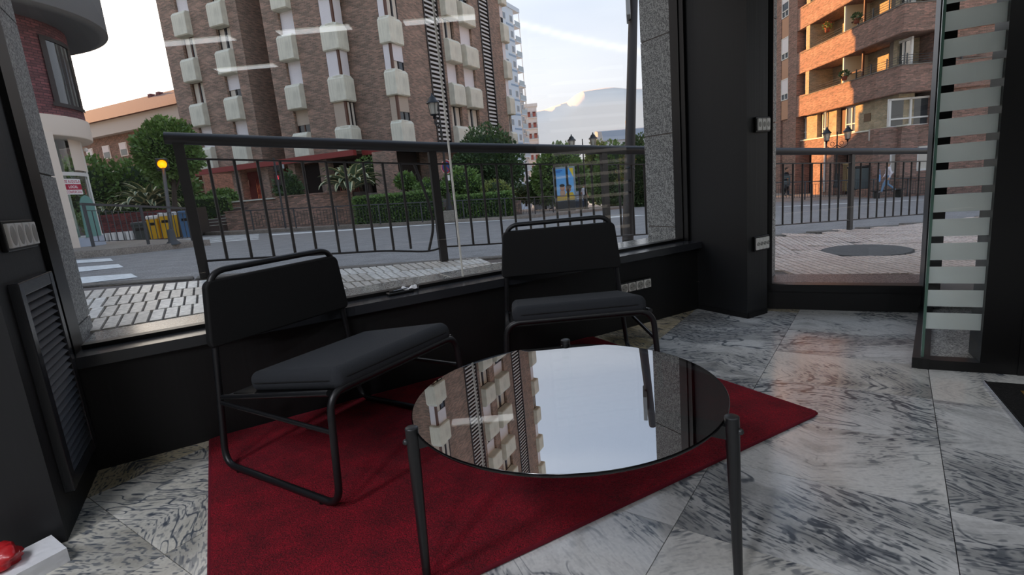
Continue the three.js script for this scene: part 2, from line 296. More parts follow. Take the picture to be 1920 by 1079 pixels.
{ // the wide shop window
  const w = structure('window_1');
  obj('window_sill', [bb(-0.585, 2.89, 0.44, 0.485, -2.78, -2.56)], M.sill, w);
  obj('window_frame', [bb(-0.585, -0.566, 0.485, 2.5, -2.78, -2.62), bb(-0.585, -0.572, 0.485, 2.5, -2.785, -2.70), bb(2.87, 2.89, 0.485, 2.5, -2.78, -2.66), bb(2.862, 2.885, 0.485, 2.5, -2.75, -2.70), bb(-0.56, 2.885, 0.485, 0.503, -2.76, -2.705), bb(-0.56, 2.885, 2.47, 2.5, -2.78, -2.66)], M.frame, w);
  obj('glass_pane', new THREE.PlaneGeometry(1.738, 1.98).translate(0.297, 1.49, -2.74), M.glass, w);
  obj('glass_pane', new THREE.PlaneGeometry(1.698, 1.98).translate(2.021, 1.49, -2.74), M.glass, w);
  obj('glass_joint', bb(1.165, 1.173, 0.5, 2.48, -2.746, -2.735), phys(0xf6f4ee, 0.6, { transmission: 0.5, thickness: 0 }), w);
}
{ // angled window beyond the corner
  const w = structure('window_2', [WP[0], 0, WP[1]], A2);               // local x along the pane, -z into the street
  obj('window_frame', [bb(0, 0.038, 0.125, 2.95, -0.05, 0.03), bb(0.85, 0.93, 0, 2.95, -0.06, 0.06), bb(0, 0.9, 0.125, 0.172, -0.05, 0.03), bb(0, 0.9, 2.6, 2.95, -0.05, 0.05), bb(-0.09, 0.002, 0, 2.95, -0.02, 0.028)], M.frame, w);
  obj('base_panel', [bb(0, 0.9, 0, 0.125, -0.06, 0.012)], M.wallDark, w);
  obj('glass_pane', new THREE.PlaneGeometry(0.82, 2.45).translate(0.445, 1.39, -0.01), M.glass, w);
}
{ // glazed entrance lobby that stands into the room: two panes with frosted stripes
  const w = structure('window_3', [S1[0], 0, S1[1]], A2);
  const toS0 = [S0[0] - S1[0], S0[1] - S1[1]], L = Math.hypot(...toS0), sa = Math.atan2(-toS0[1], toS0[0]) - A2;
  const side = new THREE.Group(); side.name = 'side_glazing'; side.rotation.y = sa; w.add(side);
  const frost = phys(0xf8fdfa, 1, { transmission: 0.7, thickness: 0 });
  obj('sill_bar', [bb(-0.03, L, 0, 0.05, -0.035, 0.03)], M.frame, side);
  obj('glass_pane', new THREE.PlaneGeometry(L, 2.4).translate(L / 2, 1.25, 0), M.glass, side);
  obj('sill_bar', [bb(-0.02, 0.22, 0, 0.045, -0.035, 0.03)], M.frame, w);
  obj('front_glass_pane', new THREE.PlaneGeometry(0.2, 2.4).translate(0.1, 1.245, 0), M.glass, w);
  obj('glass_edge', [bb(-0.004, 0.006, 0.045, 2.45, -0.006, 0.006)], phys(0x7fa596, 0.2, { transmission: 0.5, thickness: 0 }), w);
  for (let k = 0; k < 21; k++) {
    const y = 0.183 + 0.105 * k;
    obj('frosted_stripe', bb(0.002, 0.2, y, y + 0.075, -0.0035, -0.0015), frost, w);
    obj('frosted_stripe', bb(0, L - 0.02, y, y + 0.075, -0.0035, -0.0015), frost, side);
  }
  obj('door_post', [bb(0.2, 0.36, 0, 2.95, -0.15, 0.028), bb(0.325, 0.345, 0, 2.95, 0.028, 0.034)], M.frame, w);
  obj('lobby_head', [bb(-0.02, 0.36, 2.45, 2.95, -0.12, 0.03)], M.frame, w);
  obj('side_head', [bb(0, L, 2.45, 2.95, -0.03, 0.03)], M.frame, side);
}
// ceiling lamps in two rows, and three added out of view as room fill
const diffuser = std(0xffffff, 0.5, { emissive: 0xf6fbf4, emissiveIntensity: LAMP_GLOW });
[[0.18, 1.88, 'first in the long row, nearest the louvred wall'], [1.37, 1.23, 'second in the long row, over the middle of the room'], [2.65, 0.59, 'third in the long row, towards the striped glass'], [0.76, 3.15, 'alone in the rear row'], [-1.95, -0.9, 'added out of view as fill over the left recess, nearest the window'], [-1.95, 0.5, 'added out of view as fill over the left recess, in the middle'], [-1.95, 1.9, 'added out of view as fill over the left recess, third from the window']].forEach(([x, z, which]) => {
  const t = thing('ceiling_lamp', 'slim white ceiling light panel, ' + which, 'lamp', [x, 2.95, z], 28 * Math.PI / 180, 'ceiling light panels');
  obj('lamp_housing', [rb(0.86, 0.045, 0.22, 0.006, 0, -0.0225, 0)], M.white, t);
  obj('lamp_diffuser', [bb(-0.41, 0.41, -0.052, -0.046, -0.095, 0.095)], diffuser, t);
  const l = new THREE.RectAreaLight(0xf4f6ff, x < 0 ? FILL_LIGHT : LAMP_LIGHT, 0.82, 0.19); l.position.set(0, -0.058, 0); l.rotation.x = -Math.PI / 2; t.add(l);
});

// ---------------------------------------------------------------- fittings on the walls
function outletRow(name, label, category, pos, turn, n, wide, high, kind, step = wide) {   // faces +z of its own frame
  const t = thing(name, label, category, pos, turn);
  obj('back_plate', rb(n * step + 0.014, high + 0.02, 0.016, 0.004, 0, 0, 0.008), M.frame, t);
  for (let i = 0; i < n; i++) {
    const x = (i - (n - 1) / 2) * step, f = obj('cover_plate', rb(wide * 0.87, high, 0.012, 0.004, x, 0, 0.02), M.white, t);
    if (kind === 'socket') {
      const ring = new THREE.TorusGeometry(wide * 0.33, 0.0025, 6, 24); ring.translate(x, 0, 0.026); obj('socket_ring', ring, M.whiteGrey, f);
      const well = new THREE.CircleGeometry(wide * 0.3, 20); well.translate(x, 0, 0.0265); obj('socket_well', well, M.whiteGrey, f);
      for (const s of [-1, 1]) obj('pin_hole', at(new THREE.CylinderGeometry(0.003, 0.003, 0.003, 8).rotateX(Math.PI / 2), x + s * 0.0095, s * 0.004, 0.027), M.hole, f);
    } else {
      const g = new THREE.SphereGeometry(wide * 0.33, 20, 12); g.scale(1, 1.25, 0.16); g.translate(x, 0, 0.026); obj('rocker', g, M.whiteGrey, f);
    }
  }
  return t;
}
outletRow('switch_row', 'row of four white rocker switches high on the dark louvred wall', 'switch', [-0.585, 0.975, -2.36], Math.PI / 2, 4, 0.078, 0.078, 'switch');
outletRow('socket_row', 'row of four white power sockets low on the black wall under the window', 'socket', [2.3, 0.272, -2.6], 0, 4, 0.066, 0.055, 'socket');
outletRow('pillar_switch_row', 'upper row of three white switches on the dark corner pillar', 'switch', [3.02, 1.21, -2.2], 0, 3, 0.04, 0.07, 'switch');
outletRow('pillar_socket_row', 'lower row of four white sockets on the dark corner pillar', 'socket', [3.012, 0.478, -2.2], 0, 4, 0.032, 0.075, 'socket');
{
  const t = thing('ventilation_grille', 'tall black louvred ventilation grille in the dark side wall', 'grille', [-0.585, 0.12, -2.36], Math.PI / 2), w = 0.4, h = 0.71;
  const slatMat = phys(0x43464c, 0.5);
  obj('grille_frame', [rb(w - 0.08, 0.045, 0.028, 0.004, 0, h - 0.0225, 0.012), rb(w - 0.08, 0.045, 0.028, 0.004, 0, 0.0225, 0.012), rb(0.045, h, 0.03, 0.004, -w / 2 + 0.0225, h / 2, 0.012), rb(0.045, h, 0.03, 0.004, w / 2 - 0.0225, h / 2, 0.012)], M.sill, t);
  for (let k = 0; k < 24; k++) { const g = new THREE.BoxGeometry(w - 0.085, 0.003, 0.036); g.rotateX(0.75); g.translate(0, 0.062 + k * (h - 0.12) / 23, 0.011); obj('slat', g, slatMat, t); }
}

// ---------------------------------------------------------------- rug, chairs, table
{
  const t = thing('rug', 'plain deep red rug lying under the chairs and the glass table', 'rug', [0.875, 0, -1.87]), w = 2.11, d = 1.44;
  obj('pile', [rb(w, 0.012, d, 0.005, 0, 0.006, 0)].map(metric), M.rug, t);
  obj('bound_edge', tube([[-w / 2, 0.007, -d / 2], [w / 2, 0.007, -d / 2], [w / 2, 0.007, d / 2], [-w / 2, 0.007, d / 2]], 0.0065, 0.012, 220, true, 6), M.rugEdge, t);
}
const CH = { w: 0.691, d: 0.665, hs: 0.39, hb: 0.761, hst: 0.259, wt: 0.559, wf: 0.639, r: 0.0125 };
function makeChair(label, x, z, turn) {
  const t = thing('lounge_chair', label, 'chair', [x, 0.0137, z], turn, 'black lounge chairs'), { w, d, hs, hb, hst, wt, wf, r } = CH, lean = -0.022;
  obj('tube_frame', tube([[-wt / 2, hb, -d / 2 - lean], [wt / 2, hb, -d / 2 - lean], [w / 2, r, -d / 2], [w / 2, r, d / 2], [wf / 2, hs, d / 2], [-wf / 2, hs, d / 2], [-w / 2, r, d / 2], [-w / 2, r, -d / 2]], r, 0.07, 420, true, 10), M.blackTube, t);
  for (const s of [-1, 1]) {
    const a = hst / hb, wr = w + (wt - w) * a, ws = w + (wf - w) * hst / hs;
    obj('stretcher', rod([s * wr / 2, hst, -d / 2 - lean * a], [s * ws / 2, hst, d / 2], 0.0085), M.blackTube, t);
    for (const e of [-1, 1]) obj('foot_cap', at(new THREE.CylinderGeometry(0.011, 0.012, 0.008, 10), s * w / 2, 0.004, e * (d / 2 - 0.09)), M.frame, t);
  }
  // sling back: sleeve round both posts, bowed a little to the rear
  const y0 = 0.485, y1 = 0.722, hw = (y) => (w + (wt - w) * y / hb) / 2 + 0.016, s = new THREE.Shape(), c = 0.03;
  s.moveTo(-hw(y0) + 0.01, y0); s.lineTo(hw(y0) - 0.01, y0); s.quadraticCurveTo(hw(y0), y0, hw(y0), y0 + 0.02); s.lineTo(hw(y1), y1 - c); s.quadraticCurveTo(hw(y1), y1, hw(y1) - c, y1); s.lineTo(-hw(y1) + c, y1); s.quadraticCurveTo(-hw(y1), y1, -hw(y1), y1 - c); s.lineTo(-hw(y0), y0 + 0.02); s.quadraticCurveTo(-hw(y0), y0, -hw(y0) + 0.01, y0);
  let g = new THREE.ExtrudeGeometry(s, { depth: 0.012, bevelEnabled: true, bevelSize: 0.008, bevelThickness: 0.012, bevelSegments: 3, steps: 1, curveSegments: 6 });
  g.translate(0, 0, -d / 2 - lean * 0.8 - 0.006); g = metric(g); obj('backrest', g, M.fabricBack, t);
  // seat: a slung deck hung from the front rail, with a loose cushion on it
  const deck = [];
  { const q = [[-0.3, hs - 0.012, d / 2 + 0.006], [0.3, hs - 0.012, d / 2 + 0.006], [0.3, 0.29, -0.27], [-0.3, 0.29, -0.27]]; const b0 = new THREE.BoxGeometry(0.6, 0.014, d / 2 + 0.27); b0.rotateX(-Math.atan2(hs - 0.012 - 0.29, d / 2 + 0.27)); b0.translate(0, (q[0][1] + q[2][1]) / 2, (q[0][2] + q[2][2]) / 2); deck.push(b0); deck.push(rod([-0.315, 0.285, -0.27], [0.315, 0.285, -0.27], 0.011)); }
  obj('seat_deck', deck, M.frame, t);
  for (const k of [-1, 1]) obj('seat_rail', rod([k * 0.312, hs - 0.004, d / 2 - 0.01], [k * 0.318, 0.28, -d / 2 + 0.02], 0.0105), M.blackTube, t);
  let cu = new RoundedBoxGeometry(0.585, 0.072, 0.515, 6, 0.031); cu = mergeVertices(plain(cu)); const p = cu.attributes.position;
  for (let i = 0; i < p.count; i++) { let X = p.getX(i), Y = p.getY(i), Z = p.getZ(i); const e = (1 - Math.pow(Math.abs(X) / 0.31, 3)) * (1 - Math.pow(Math.abs(Z) / 0.275, 3)); Y += (Y > 0 ? 1 : -0.3) * 0.016 * Math.max(0, e) + 0.004 * Math.sin(X * 23 + Z * 9) * Math.max(0, e); if (Z > 0.18) Y -= (Z - 0.18) * 0.12; p.setXYZ(i, X, Y, Z); }
  cu.computeVertexNormals(); cu.rotateX(-0.165); cu.translate(0.004, 0.385, 0.086);
  const cushion = obj('seat_cushion', metric(cu), M.fabric, t);
  const pip = tube([[-0.291, 0, -0.256], [0.291, 0, -0.256], [0.291, -0.006, 0.256], [-0.291, -0.006, 0.256]], 0.0035, 0.05, 140, true, 6); pip.rotateX(-0.165); pip.translate(0.004, 0.385, 0.086);
  obj('piping', pip, M.fabricBack, cushion);
  return t;
}
makeChair('black tube-framed lounge chair with charcoal cushion, beside the louvred wall', 0.341, -2.121, 0.499);
makeChair('black tube-framed lounge chair with charcoal cushion, in front of the power sockets', 1.461, -2.123, -0.493);
{
  const C = [0.762, -1.159], t = thing('coffee_table', 'round coffee table with dark mirror-like glass top and three black legs', 'table', [C[0], 0.0137, C[1]]), h = 0.408;
  obj('tabletop', [new THREE.CircleGeometry(0.419, 96).rotateX(-Math.PI / 2).translate(0, h, 0), new THREE.CircleGeometry(0.419, 96).rotateX(Math.PI / 2).translate(0, h - 0.008, 0)], M.tableGlass, t);
  const e = lathe([[0.4195, -0.0085], [0.4215, -0.006], [0.4215, -0.002], [0.4195, 0.0003]], 96); obj('tabletop_edge', at(e, 0, h, 0), M.tableEdge, t);
  const legs = [[0.332, -1.198], [0.945, -0.761], [1.012, -1.515]];
  for (const [x, z] of legs) {
    const a = [x - C[0], z - C[1]], r = Math.hypot(...a), n = [a[0] / r, a[1] / r];
    const leg = obj('leg', rod([a[0] + n[0] * 0.012, 0, a[1] + n[1] * 0.012], [a[0], h + 0.012, a[1]], 0.0105, 0.0165, 18), M.steelDark || M.blackTube, t);
    obj('leg_cap', at(new THREE.SphereGeometry(0.0165, 18, 8, 0, 6.3, 0, Math.PI / 2).scale(1, 0.3, 1), a[0], h + 0.012, a[1]), M.chromeDark || M.steel, leg);
    obj('bolt', at(new THREE.SphereGeometry(0.008, 12, 8), a[0] + n[0] * 0.018, h - 0.02, a[1] + n[1] * 0.018), M.steel, leg);
    obj('arm', [bar([n[0] * 0.02, h - 0.026, n[1] * 0.02], [a[0], h - 0.026, a[1]], 0.02, 0.032)], M.blackTube, t);
  }
  obj('hub', at(new THREE.CylinderGeometry(0.03, 0.03, 0.034, 20), 0, h - 0.027, 0), M.blackTube, t);
  for (let k = 0; k < 3; k++) { const [x, z] = legs[k], a = [(x - C[0]) * 0.7, (z - C[1]) * 0.7]; obj('glass_pad', at(new THREE.CylinderGeometry(0.012, 0.012, 0.003, 14), a[0], h - 0.0095, a[1]), M.frame, t); }
}
{ // door mat
  const t = thing('door_mat', 'black entrance mat with a gold inner border and a metal edge strip', 'mat', [2.684, 0, -0.9], A2), w = 1.35, d = 0.84; // x along D2, +z into the room
  obj('mat_pile', [rb(w, 0.012, d, 0.004, w / 2, 0.006, d / 2)].map(metric), phys(0x0f0f10, 1, { bumpMap: rugBump, bumpScale: 0.006 }), t);
  const i = 0.085, b = 0.012, g = [bb(i, w - i, 0.0115, 0.0132, i, i + b), bb(i, w - i, 0.0115, 0.0132, d - i - b, d - i), bb(i, i + b, 0.0115, 0.0132, i, d - i), bb(w - i - b, w - i, 0.0115, 0.0132, i, d - i)];
  obj('gold_border', g, phys(0x8a6a2a, 0.7, { bumpMap: rugBump, bumpScale: 0.003 }), t);
  obj('mat_centre', [bb(i + b, w - i - b, 0.0112, 0.0126, i + b, d - i - b)], phys(0x1d1214, 1, { bumpMap: rugBump, bumpScale: 0.004 }), t);
  obj('edge_strip', [rb(0.012, 0.015, d, 0.003, -0.004, 0.0075, d / 2)], M.chrome, t);
}
{ // things on the floor and on the sill
  const t = thing('foam_slab', 'white foam packing slab lying on the marble by the dark side wall', 'foam', [-0.63, 0, -1.8], 0.42);
  const A = [-0.614, -2.05], B = [-0.553, -1.931], dir = [-0.5, 0.866];
  t.position.set(0, 0, 0); t.rotation.y = 0;
  const g = prism([[A[0], A[1]], [B[0], B[1]], [B[0] - 0.48, B[1] + 0.3], [A[0] - 0.48, A[1] + 0.3]].reverse(), 0, 0.045); t.position.set(A[0], 0, A[1]); g.translate(-A[0], 0, -A[1]);
  obj('slab', g, std(0xe4e5e8, 0.8, { bumpMap: grainT, bumpScale: 0.004 }), t);
}
{
  const g = new THREE.IcosahedronGeometry(0.04, 5); const p = g.attributes.position;
  for (let i = 0; i < p.count; i++) { const v = V3(p.getX(i), p.getY(i), p.getZ(i)), n = v.clone().normalize(), k = 1 + 0.5 * (vnoise(n.x * 3 + 7, n.y * 3 + n.z * 3 + 9, 64, 64, 5) - 0.5) + 0.2 * Math.abs(Math.sin(n.x * 9 + n.y * 7 + n.z * 5)); p.setXYZ(i, v.x * k * 1.1, v.y * k * 0.75, v.z * k); }
  const q = mergeVertices(plain(g)); q.deleteAttribute('normal'); q.computeVertexNormals();
  const o = obj('red_wrapper', q, phys(0xc01820, 0.45, { clearcoat: 0.4 })); const P = level(2, 1046, 0.074); o.position.set(P.x, 0.073, P.z);
  tag(o, 'crumpled bright red wrapper resting on the white foam slab', 'wrapper');
}
{
  const t = thing('sill_latch', 'small black latch plate with a steel lever lying on the window sill', 'latch', [0.775, 0.485, -2.665], 0.06);
  obj('base_plate', rb(0.135, 0.014, 0.05, 0.004, 0, 0.007, 0), M.frame, t);
  obj('lever', rod([-0.035, 0.018, 0.002], [0.05, 0.02, -0.012], 0.0045), M.chrome, t);
  obj('lever_pivot', at(new THREE.CylinderGeometry(0.011, 0.012, 0.01, 14), -0.045, 0.018, 0), M.frame, t);
  const pts = []; for (let i = 0; i <= 10; i++) for (let j = 0; j <= 5; j++) pts.push([-0.035 + i * 0.007, 0.012 * Math.abs(Math.sin(i * 0.9 + j)) + 0.006, -0.016 + j * 0.0065]);
  const g = new THREE.PlaneGeometry(0.085, 0.04, 14, 7); g.rotateX(-Math.PI / 2); const p = g.attributes.position;
  for (let i = 0; i < p.count; i++) p.setY(i, 0.018 + 0.007 * Math.sin(p.getX(i) * 110 + p.getZ(i) * 90) + 0.006 * Math.cos(p.getX(i) * 70 - p.getZ(i) * 150)); g.computeVertexNormals();
  const n = g.clone(); n.translate(0, -0.0015, 0); const o = obj('tissue', [g, n], phys(0xfafafa, 0.9)); o.position.set(0.835, 0.487, -2.675); tag(o, 'scrap of crumpled white tissue at the end of the sill latch', 'tissue');
}

// ---------------------------------------------------------------- street
const yKerb = (x) => 0.534 - 0.078 * Math.max(-3, x) + 0.0013 * x * x, yWall = (x) => { const q = Math.max(0, Math.min(7, x)); return 0.49 - 0.118 * q + 0.0075 * q * q; };
const zRail = (x) => -4.22 + 0.0818 * x, zKerb = (x) => zRail(x) - 0.14;
const pave = (x, z) => { const t = Math.min(1, Math.max(0, (-3.12 - z) / (-3.12 - zRail(x)))); return mix(yWall(x), yKerb(x), t); };
function sheet(nx, nz, fx) {           // a surface over a grid: fx(i/nx, j/nz) gives [x, y, z]
  const p = [], uv = [], id = [];
  for (let j = 0; j <= nz; j++) for (let i = 0; i <= nx; i++) { const v = fx(i / nx, j / nz); p.push(...v); uv.push(v[0], v[2]); }
  for (let j = 0; j < nz; j++) for (let i = 0; i < nx; i++) { const a = j * (nx + 1) + i, b = a + 1, c = a + nx + 1, d = c + 1; id.push(a, c, b, b, c, d); }
  const g = new THREE.BufferGeometry(); g.setAttribute('position', new THREE.Float32BufferAttribute(p, 3)); g.setAttribute('uv', new THREE.Float32BufferAttribute(uv, 2)); g.setIndex(id); g.computeVertexNormals();
  if (g.attributes.normal.getY(0) < 0) { for (let i = 0; i < id.length; i += 3) { const t = id[i]; id[i] = id[i + 1]; id[i + 1] = t; } g.setIndex(id); g.computeVertexNormals(); }
  return g;
}
const ROAD = -0.16;
struct('road', sheet(60, 60, (u, v) => { const x = -40 + 140 * u, z = mix(zKerb(x), -150, v * v); return [x, ground(x, z) + ROAD, z]; }), M.asphalt);
struct('far_hill_ground', sheet(10, 6, (u, v) => [mix(-400, 700, u), -9 - 10 * v, mix(-150, -1400, v)]), std(0x8c9088, 0.95));
{ // near pavement of ribbed tiles on a mortar bed
  const p = structure('pavement');
  obj('mortar_bed', sheet(50, 10, (u, v) => { const x = mix(-7, 14, u), z0 = x < 2.95 ? -2.79 : Math.min(-1.0, -2.6 + (x - 2.95) * 1.5), z = mix(x < 3.5 ? z0 : Math.max(z0, -2.6 + (x - 3.5) * 1.4 - 0.3), zKerb(x) + 0.1, v); return [x, pave(x, Math.min(z, -2.0)) - 0.014, z]; }), M.mortar, p);
  const ribs = []; for (let k = 0; k < 4; k++) ribs.push(bb(-0.122 + k * 0.0625, -0.122 + k * 0.0625 + 0.050, -0.02, 0, -0.122, 0.122));
  const tile = merge(ribs); reseed(5);
  const lay = (x, z, turn, ms) => {
    const m = obj('paving_tile', tile, ms[Math.floor(rnd() * 3)], p); m.position.set(x, pave(x, z) + 0.004 * (rnd() - 0.5), z);
    const sx = (pave(x + 0.1, z) - pave(x - 0.1, z)) / 0.2, sz = (pave(x, z + 0.1) - pave(x, z - 0.1)) / 0.2, q = new THREE.Quaternion().setFromUnitVectors(V3(0, 1, 0), V3(-sx, 1, -sz).normalize());
    m.quaternion.copy(q).multiply(new THREE.Quaternion().setFromAxisAngle(V3(0, 1, 0), turn)); };
  for (let i = 0; i < 18; i++) for (let j = 0; j < 6; j++) { const x = -1.5 + i * 0.252 + 0.02 * (j % 2), z = -3.24 - j * 0.252; if (z > zKerb(x) + 0.2 && x < 3.0) lay(x, z, 0, M.paver); }
  const c = 0.8, s = 0.6;
  for (let i = -8; i < 24; i++) for (let j = -16; j < 16; j++) {
    const a = i * 0.252, b = j * 0.252, x = 3.3 + c * a - s * b, z = -3.0 + s * a + c * b, side = (x - WP[0]) * N2[0] + (z - WP[1]) * N2[1];
    if (x < 3.12 || x > 8.6 || side > -0.5 || z < zKerb(x) + 0.14 || z > -1.0 || Math.hypot(x - 5.25, z + 2.72) < 0.34) continue;
    if (z > -1.8 && x > 5.6) continue;
    lay(x, z, -Math.atan2(s, c) , M.paverPink);
  }
}
{ const p = structure('kerb'); for (let k = 0; k < 21; k++) { const x = -6.5 + k * 0.9 + 0.45; const g = rb(0.89, 0.34, 0.15, 0.015); const m = obj('kerb_stone', metric(g), M.kerb, p); m.position.set(x, yKerb(x) - 0.17, zKerb(x) + 0.07); m.rotation.set(0, -Math.atan(0.0818), -Math.atan(0.076)); } }
tag(obj('manhole_cover', (() => { const g = lathe([[0, 0.016], [0.35, 0.016], [0.365, 0.012], [0.37, -0.04]], 48); return g; })(), std(0x6a6865, 0.8, { bumpMap: grainT, bumpScale: 0.01 })), 'round dark manhole cover in the pinkish ribbed pavement', 'manhole cover').position.set(5.25, pave(5.25, -2.72) - 0.006, -2.72);
// granite surrounds and the ledge outside the panes
function courses(name, poly, joints, m) { const o = structure(name); for (let k = 0; k + 1 < joints.length; k++) { const cx = poly.reduce((s, p) => s + p[0], 0) / poly.length, cz = poly.reduce((s, p) => s + p[1], 0) / poly.length; obj('granite_block', prism(poly, joints[k], joints[k + 1] - 0.008), m, o); obj('joint', prism(poly.map(([x, z]) => [cx + (x - cx) * 0.985, cz + (z - cz) * 0.985]), joints[k + 1] - 0.009, joints[k + 1] + 0.001), M.mortar, o); } return o; }
courses('wall_outside_left', [[-0.592, -2.785], [-0.6, -3.2], [-2.4, -3.2], [-2.4, -2.785]], [0.3, 0.56, 1.215, 1.87, 2.6, 3.3], M.granite);
courses('wall_outside_right', [[2.9, -2.785], [3.09, -2.785], [3.2, -2.33], [3.47, -2.41], [3.3, -3.09], [2.9, -3.09]], [0.1, 0.58, 1.244, 1.905, 2.6, 3.3], M.granite);
{ const o = structure('ledge'); for (let k = 0; k < 4; k++) obj('ledge_slab', metric(rb(0.866, 0.3, 0.32, 0.006, -0.585 + 0.435 + k * 0.87, 0.335, -2.945)), M.ledge, o);
  obj('threshold_slab', [prism([d2(WP, 0.0, -0.06), d2(WP, 0.95, -0.06), d2(WP, 0.95, -0.34), d2(WP, 0.05, -0.34)], -0.1, 0.171)], M.granitePink, o);
  obj('lobby_floor', [prism([S1, d2(S1, 0.2), d2(S0, 0.5, -0.6), [S0[0], S0[1]]].map(([x, z]) => [x + 0.01, z]), -0.05, 0.035)], M.granite, o); }

// ---------------------------------------------------------------- railings
{
  const t = thing('street_railing', 'long dark painted street railing just outside the windows, with one bent bar', 'railing', [-0.12, 0, -4.23]);
  const X = (s) => 0.9966 * s, Z = (s) => 0.0816 * s, base = (s) => yKerb(-0.12 + X(s)), S = [0, 1.72, 3.34, 5.09, 6.85, 8.6], T = (s) => { const a = [1.485, 1.335, 1.222, 1.108, 1.003, 0.91]; for (let i = 0; i < 5; i++) if (s <= S[i + 1] || i === 4) return mix(a[i], a[i + 1], (s - S[i]) / (S[i + 1] - S[i])); };
  const P = (s, y, o = 0) => [X(s) - 0.0816 * o, y, Z(s) + o];
  S.forEach((s) => obj('post', [bx(0.062, T(s) - base(s) - 0.02, 0.04, X(s), (T(s) + base(s)) / 2 - 0.01, Z(s))], M.railPaint, t));
  for (let i = 0; i < 5; i++) {
    const a = S[i] - (i ? 0 : 0.07), b = S[i + 1];
    obj('handrail', rod(P(a, T(a) - 0.006), P(b, T(b) - 0.006), 0.04, 0.04, 14), M.railPaint, t);
    obj('middle_rail', bar(P(S[i], T(S[i]) - 0.137), P(b, T(b) - 0.137), 0.032, 0.011), M.railPaint, t);
    if (i === 0) obj('lower_rail', tube([P(0, base(0) + 0.115), P(1.25, base(1.25) + 0.115), P(1.6, base(1.6) + 0.085), P(1.72, base(1.72) + 0.115)], 0.008, 0.1, 40, false, 6), M.railPaint, t);
    else obj('lower_rail', bar(P(S[i], base(S[i]) + 0.118), P(b, base(b) + 0.118), 0.032, 0.011), M.railPaint, t);
  }
  const bars = [0.155, 0.31, 0.455, 0.6, 0.748, 0.91, 1.04, 1.175, 1.32, 1.457, 1.86, 1.99, 2.13, 2.262, 2.4, 2.541, 2.678, 2.815, 2.94, 3.062, 3.2];
  for (let s = 3.5; s < 5.0; s += 0.148) bars.push(s); for (let s = 5.22; s < 6.75; s += 0.156) bars.push(s); for (let s = 7.02; s < 8.5; s += 0.168) bars.push(s);
  for (const s of bars) obj('bar', rod(P(s, base(s) + 0.118), P(s, T(s) - 0.137), 0.0105, 0.0105, 8), M.railPaint, t);
  obj('bent_bar', tube([P(1.565, T(1.56) - 0.14), P(1.63, 0.95, 0.03), P(1.66, 0.72, 0.04), P(1.6, base(1.6) + 0.09)], 0.0115, 0.2, 40, false, 8), M.railPaint, t);
}
function fence(name, label, A, B, n, perPanel, yA, yB, h = 0.95, m = M.railGrey, single = true) {
  const a = V3(A[0], yA, A[1]), b = V3(B[0], yB, B[1]), t = thing(name, label, 'fence', [a.x, yA, a.z]), at_ = (k, y) => { const p = a.clone().lerp(b, k).sub(a); return [p.x, p.y + y, p.z]; }, bars = [];
  for (let i = 0; i <= n; i++) obj('post', rod(at_(i / n, 0), at_(i / n, h), 0.035, 0.035, 8), m, t);
  obj('top_rail', bar(at_(-0.02, h), at_(1.02, h), 0.06, 0.05), m, t); obj('middle_rail', bar(at_(0, h - 0.14), at_(1, h - 0.14), 0.03, 0.012), m, t); obj('lower_rail', bar(at_(0, 0.12), at_(1, 0.12), 0.03, 0.012), m, t);
  for (let i = 0; i < n; i++) for (let k = 1; k < perPanel; k++) { const q = (i + k / perPanel) / n; bars.push(rod(at_(q, 0.12), at_(q, h - 0.14), 0.011, 0.011, 5)); }
  if (single) bars.forEach((g) => obj('bar', g, m, t)); else { const o = obj('bars', bars, m, t); o.userData.kind = 'stuff'; }
  return t;
}
fence('crossing_fence', 'low black fence across the zebra crossing, in front of the yellow bins', [-2.45, -15.0], [-0.62, -17.36], 2, 9, 0.42, 0.15);
fence('far_fence', 'low grey fence across the road, before the clipped hedge and brick terrace', [1.6, -28.6], [12.4, -22.95], 6, 13, -0.16, -0.68, 0.95, M.railGrey, false);
fence('park_fence', 'low grey fence in front of the advertising column', [13.0, -23.2], [21.5, -29.0], 4, 14, -0.72, -1.2, 0.95, M.railGrey, false);
{ const a = ahead(1445, 377, 28.4), b = ahead(1765, 366, 28.4); fence('roadside_fence', 'low grey fence in front of the sunlit brick apartment block', [a.x, a.z], [b.x, b.z], 5, 13, a.y, b.y, 0.95, M.railGrey, false); }

// far pavements, crossings, lane lines
function groundPatch(name, poly, lift, m, thick = 0.12) {
  const c = poly.reduce((s, p) => [s[0] + p[0] / poly.length, s[1] + p[1] / poly.length], [0, 0]), g = prism(poly, 0, thick), p = g.attributes.position;
  for (let i = 0; i < p.count; i++) p.setY(i, p.getY(i) - thick + ground(p.getX(i), p.getZ(i)) + lift);
  g.computeVertexNormals(); return struct(name, g, m);
}
const ccw = (poly) => { let a = 0; poly.forEach((p, i) => { const q = poly[(i + 1) % poly.length]; a += p[0] * q[1] - q[0] * p[1]; }); return a > 0 ? poly.slice().reverse() : poly; };
groundPatch('pavement_opposite', ccw([[1.0, -29.3], [2.5, -28.6], [12.7, -22.5], [14, -22.9], [27, -32], [44, -46], [44, -64], [-6, -64], [-3.2, -46], [-0.5, -33]]), 0.0, M.pavement, 0.16);
groundPatch('pavement_shop', ccw([[-2.6, -14.7], [-2.05, -14.9], [-0.2, -17.2], [-2.5, -24], [-14, -26], [-14, -14.5]]), 0.0, M.pavement, 0.16);
